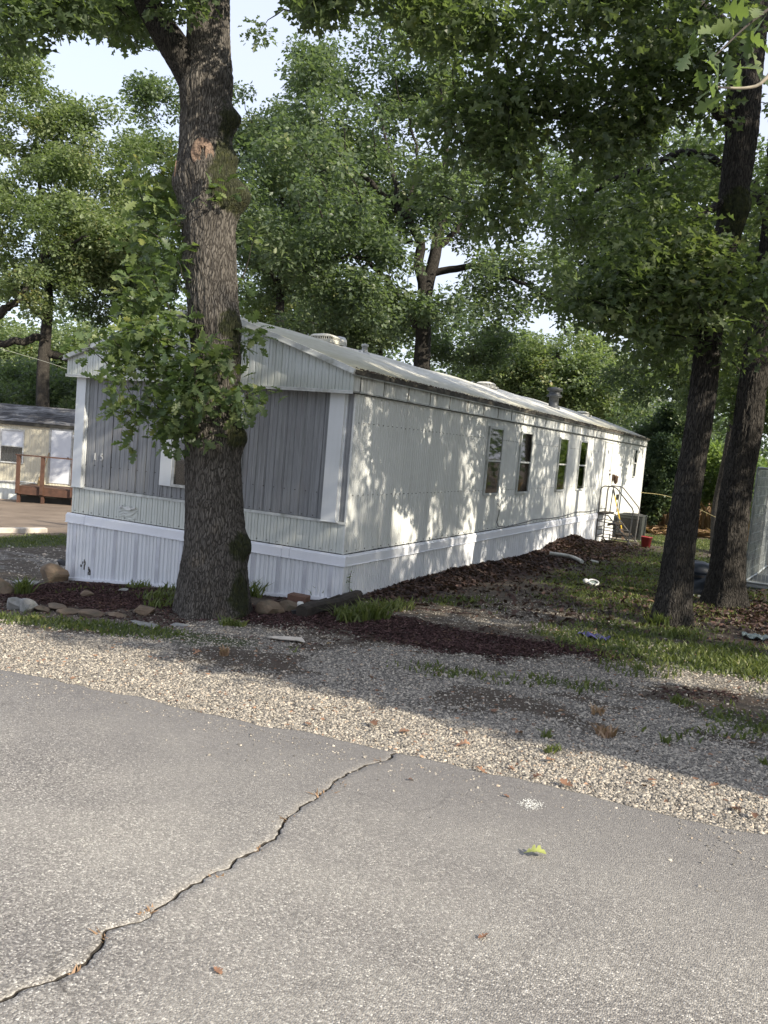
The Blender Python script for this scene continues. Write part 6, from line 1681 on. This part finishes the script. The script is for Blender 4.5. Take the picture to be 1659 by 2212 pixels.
# separate fallen leaves
Td, Tf = leaf_template('oak'); dl = []
for k in range(5):
    Vt = Td.copy(); Vt[:, 2] += .25*Vt[:, 1]**2*4*rng.uniform(.3, 1)+.08*np.sin(Vt[:, 0]*5+k); o = mesh_np('dead_leaf', Vt, Tf, M['deadleaf'], None, tint=np.full(len(Vt), k/5)); dl.append(o.data); bpy.data.objects.remove(o)
spots = [(4.629,-4.082), (4.578,-4.108), (3.002,-3.209), (0.187,-4.214), (0.378,-3.106), (3.607,-4.172), (3.387,-4.130), (3.787,-4.245), (3.340,-4.300), (3.007,-3.966), (2.403,-3.866), (2.077,-4.137), (0.653,-2.622), (0.780,-2.566), (0.339,-2.968), (3.960,-3.792), (4.152,-3.909), (4.400,-3.824), (3.587,-3.866), (3.279,-3.484), (3.018,-3.769), (2.647,-3.971), (0.352,-3.644), (-0.179,-4.173), (3.897,-2.830), (3.868,-1.085), (3.844,0.428), (3.757,0.415), (4.684,-3.638), (3.915,-4.064)]
for k, (x, y) in enumerate(spots[:22]):
    o = bpy.data.objects.new('dead_leaf', dl[k % 5]); COL.objects.link(o); s = random.uniform(.05, .10); o.scale = (s, s, s)
    o.location = (x, y, gz(x, y)+.016); o.rotation_euler = (random.uniform(-.2, .2), random.uniform(-.2, .2), random.uniform(0, 6.28)); tag(o, 'tan dead oak leaves lying on the gravel', 'leaf', 'tan dead oak leaves lying on the gravel')
for k, (x, y) in enumerate([(3.031,-4.665), (3.515,-4.592), (3.876,-5.814), (3.174,-6.450)]):
    o = bpy.data.objects.new('dead_leaf', dl[k % 5]); COL.objects.link(o); s = random.uniform(.035, .05); o.scale = (s, s, s)
    o.location = (x, y, float(G0(x, y))+.024); o.rotation_euler = (.1, .2, random.uniform(0, 6.28)); tag(o, 'small curled tan leaves lying on the asphalt', 'leaf', 'small curled tan leaves lying on the asphalt')
P_ = (3.836,-5.153)
me = mesh_np('green_leaf', Td*np.array([1, 1, 1])+np.stack([0*Td[:, 0], 0*Td[:, 0], .5*Td[:, 1]**2+.10*np.sin(Td[:, 0]*3)], 1), Tf, None, None, tint=np.full(len(Td), .9)); me.data.materials.append(m_simple('yellow_green_leaf', (.30, .33, .10), .5, 0, .3, 30))
me.location = (P_[0]-.04, P_[1], float(G0(*P_))+.026); me.scale = (.095, .095, .095); me.rotation_euler = (.15, -.1, .35); tag(me, 'single yellow green lobed leaf on the asphalt right of centre', 'leaf')
# chalky white scuff on the asphalt
P_ = (3.665,-4.619); P2 = np.stack([P_[0]+rng.normal(0, .032, 260), P_[1]+rng.normal(0, .032, 260)], 1); P2 = np.concatenate([P2, (G0(P2[:, 0], P2[:, 1])+.016)[:, None]], 1)
o = chips('white_crumbs', P2, .0036, M['lens'], None, flat=.1, aspect=1.3); tag(o, 'powdery white crumbs crushed into the asphalt near the shoulder', 'crumbs', kind='stuff')
# dry stalks and brush heap at the end of the lot
Pd = np.stack([rng.normal(1.4, 2.2, 900), rng.normal(24, .9, 900)], 1); Pd = np.concatenate([Pd, G(Pd[:, 0], Pd[:, 1])[:, None]], 1)
o = blades('dry_brush', Pd, .95, M['dry'], .25, .35); tag(o, 'tall dry brown stalks in front of the cedar at the end of the lot', 'brush', kind='stuff')
Pd = np.stack([rng.normal(1.2, 2.4, 1500), rng.normal(20.8, .8, 1500)], 1); Pd = np.concatenate([Pd, (G(Pd[:, 0], Pd[:, 1])+rng.uniform(0, .15, 1500))[:, None]], 1)
o = chips('brush_heap', Pd, .22, M['dry'], None, flat=.2, aspect=12); tag(o, 'low heap of cut dry twigs beyond the sunlit grass', 'brush', kind='stuff')
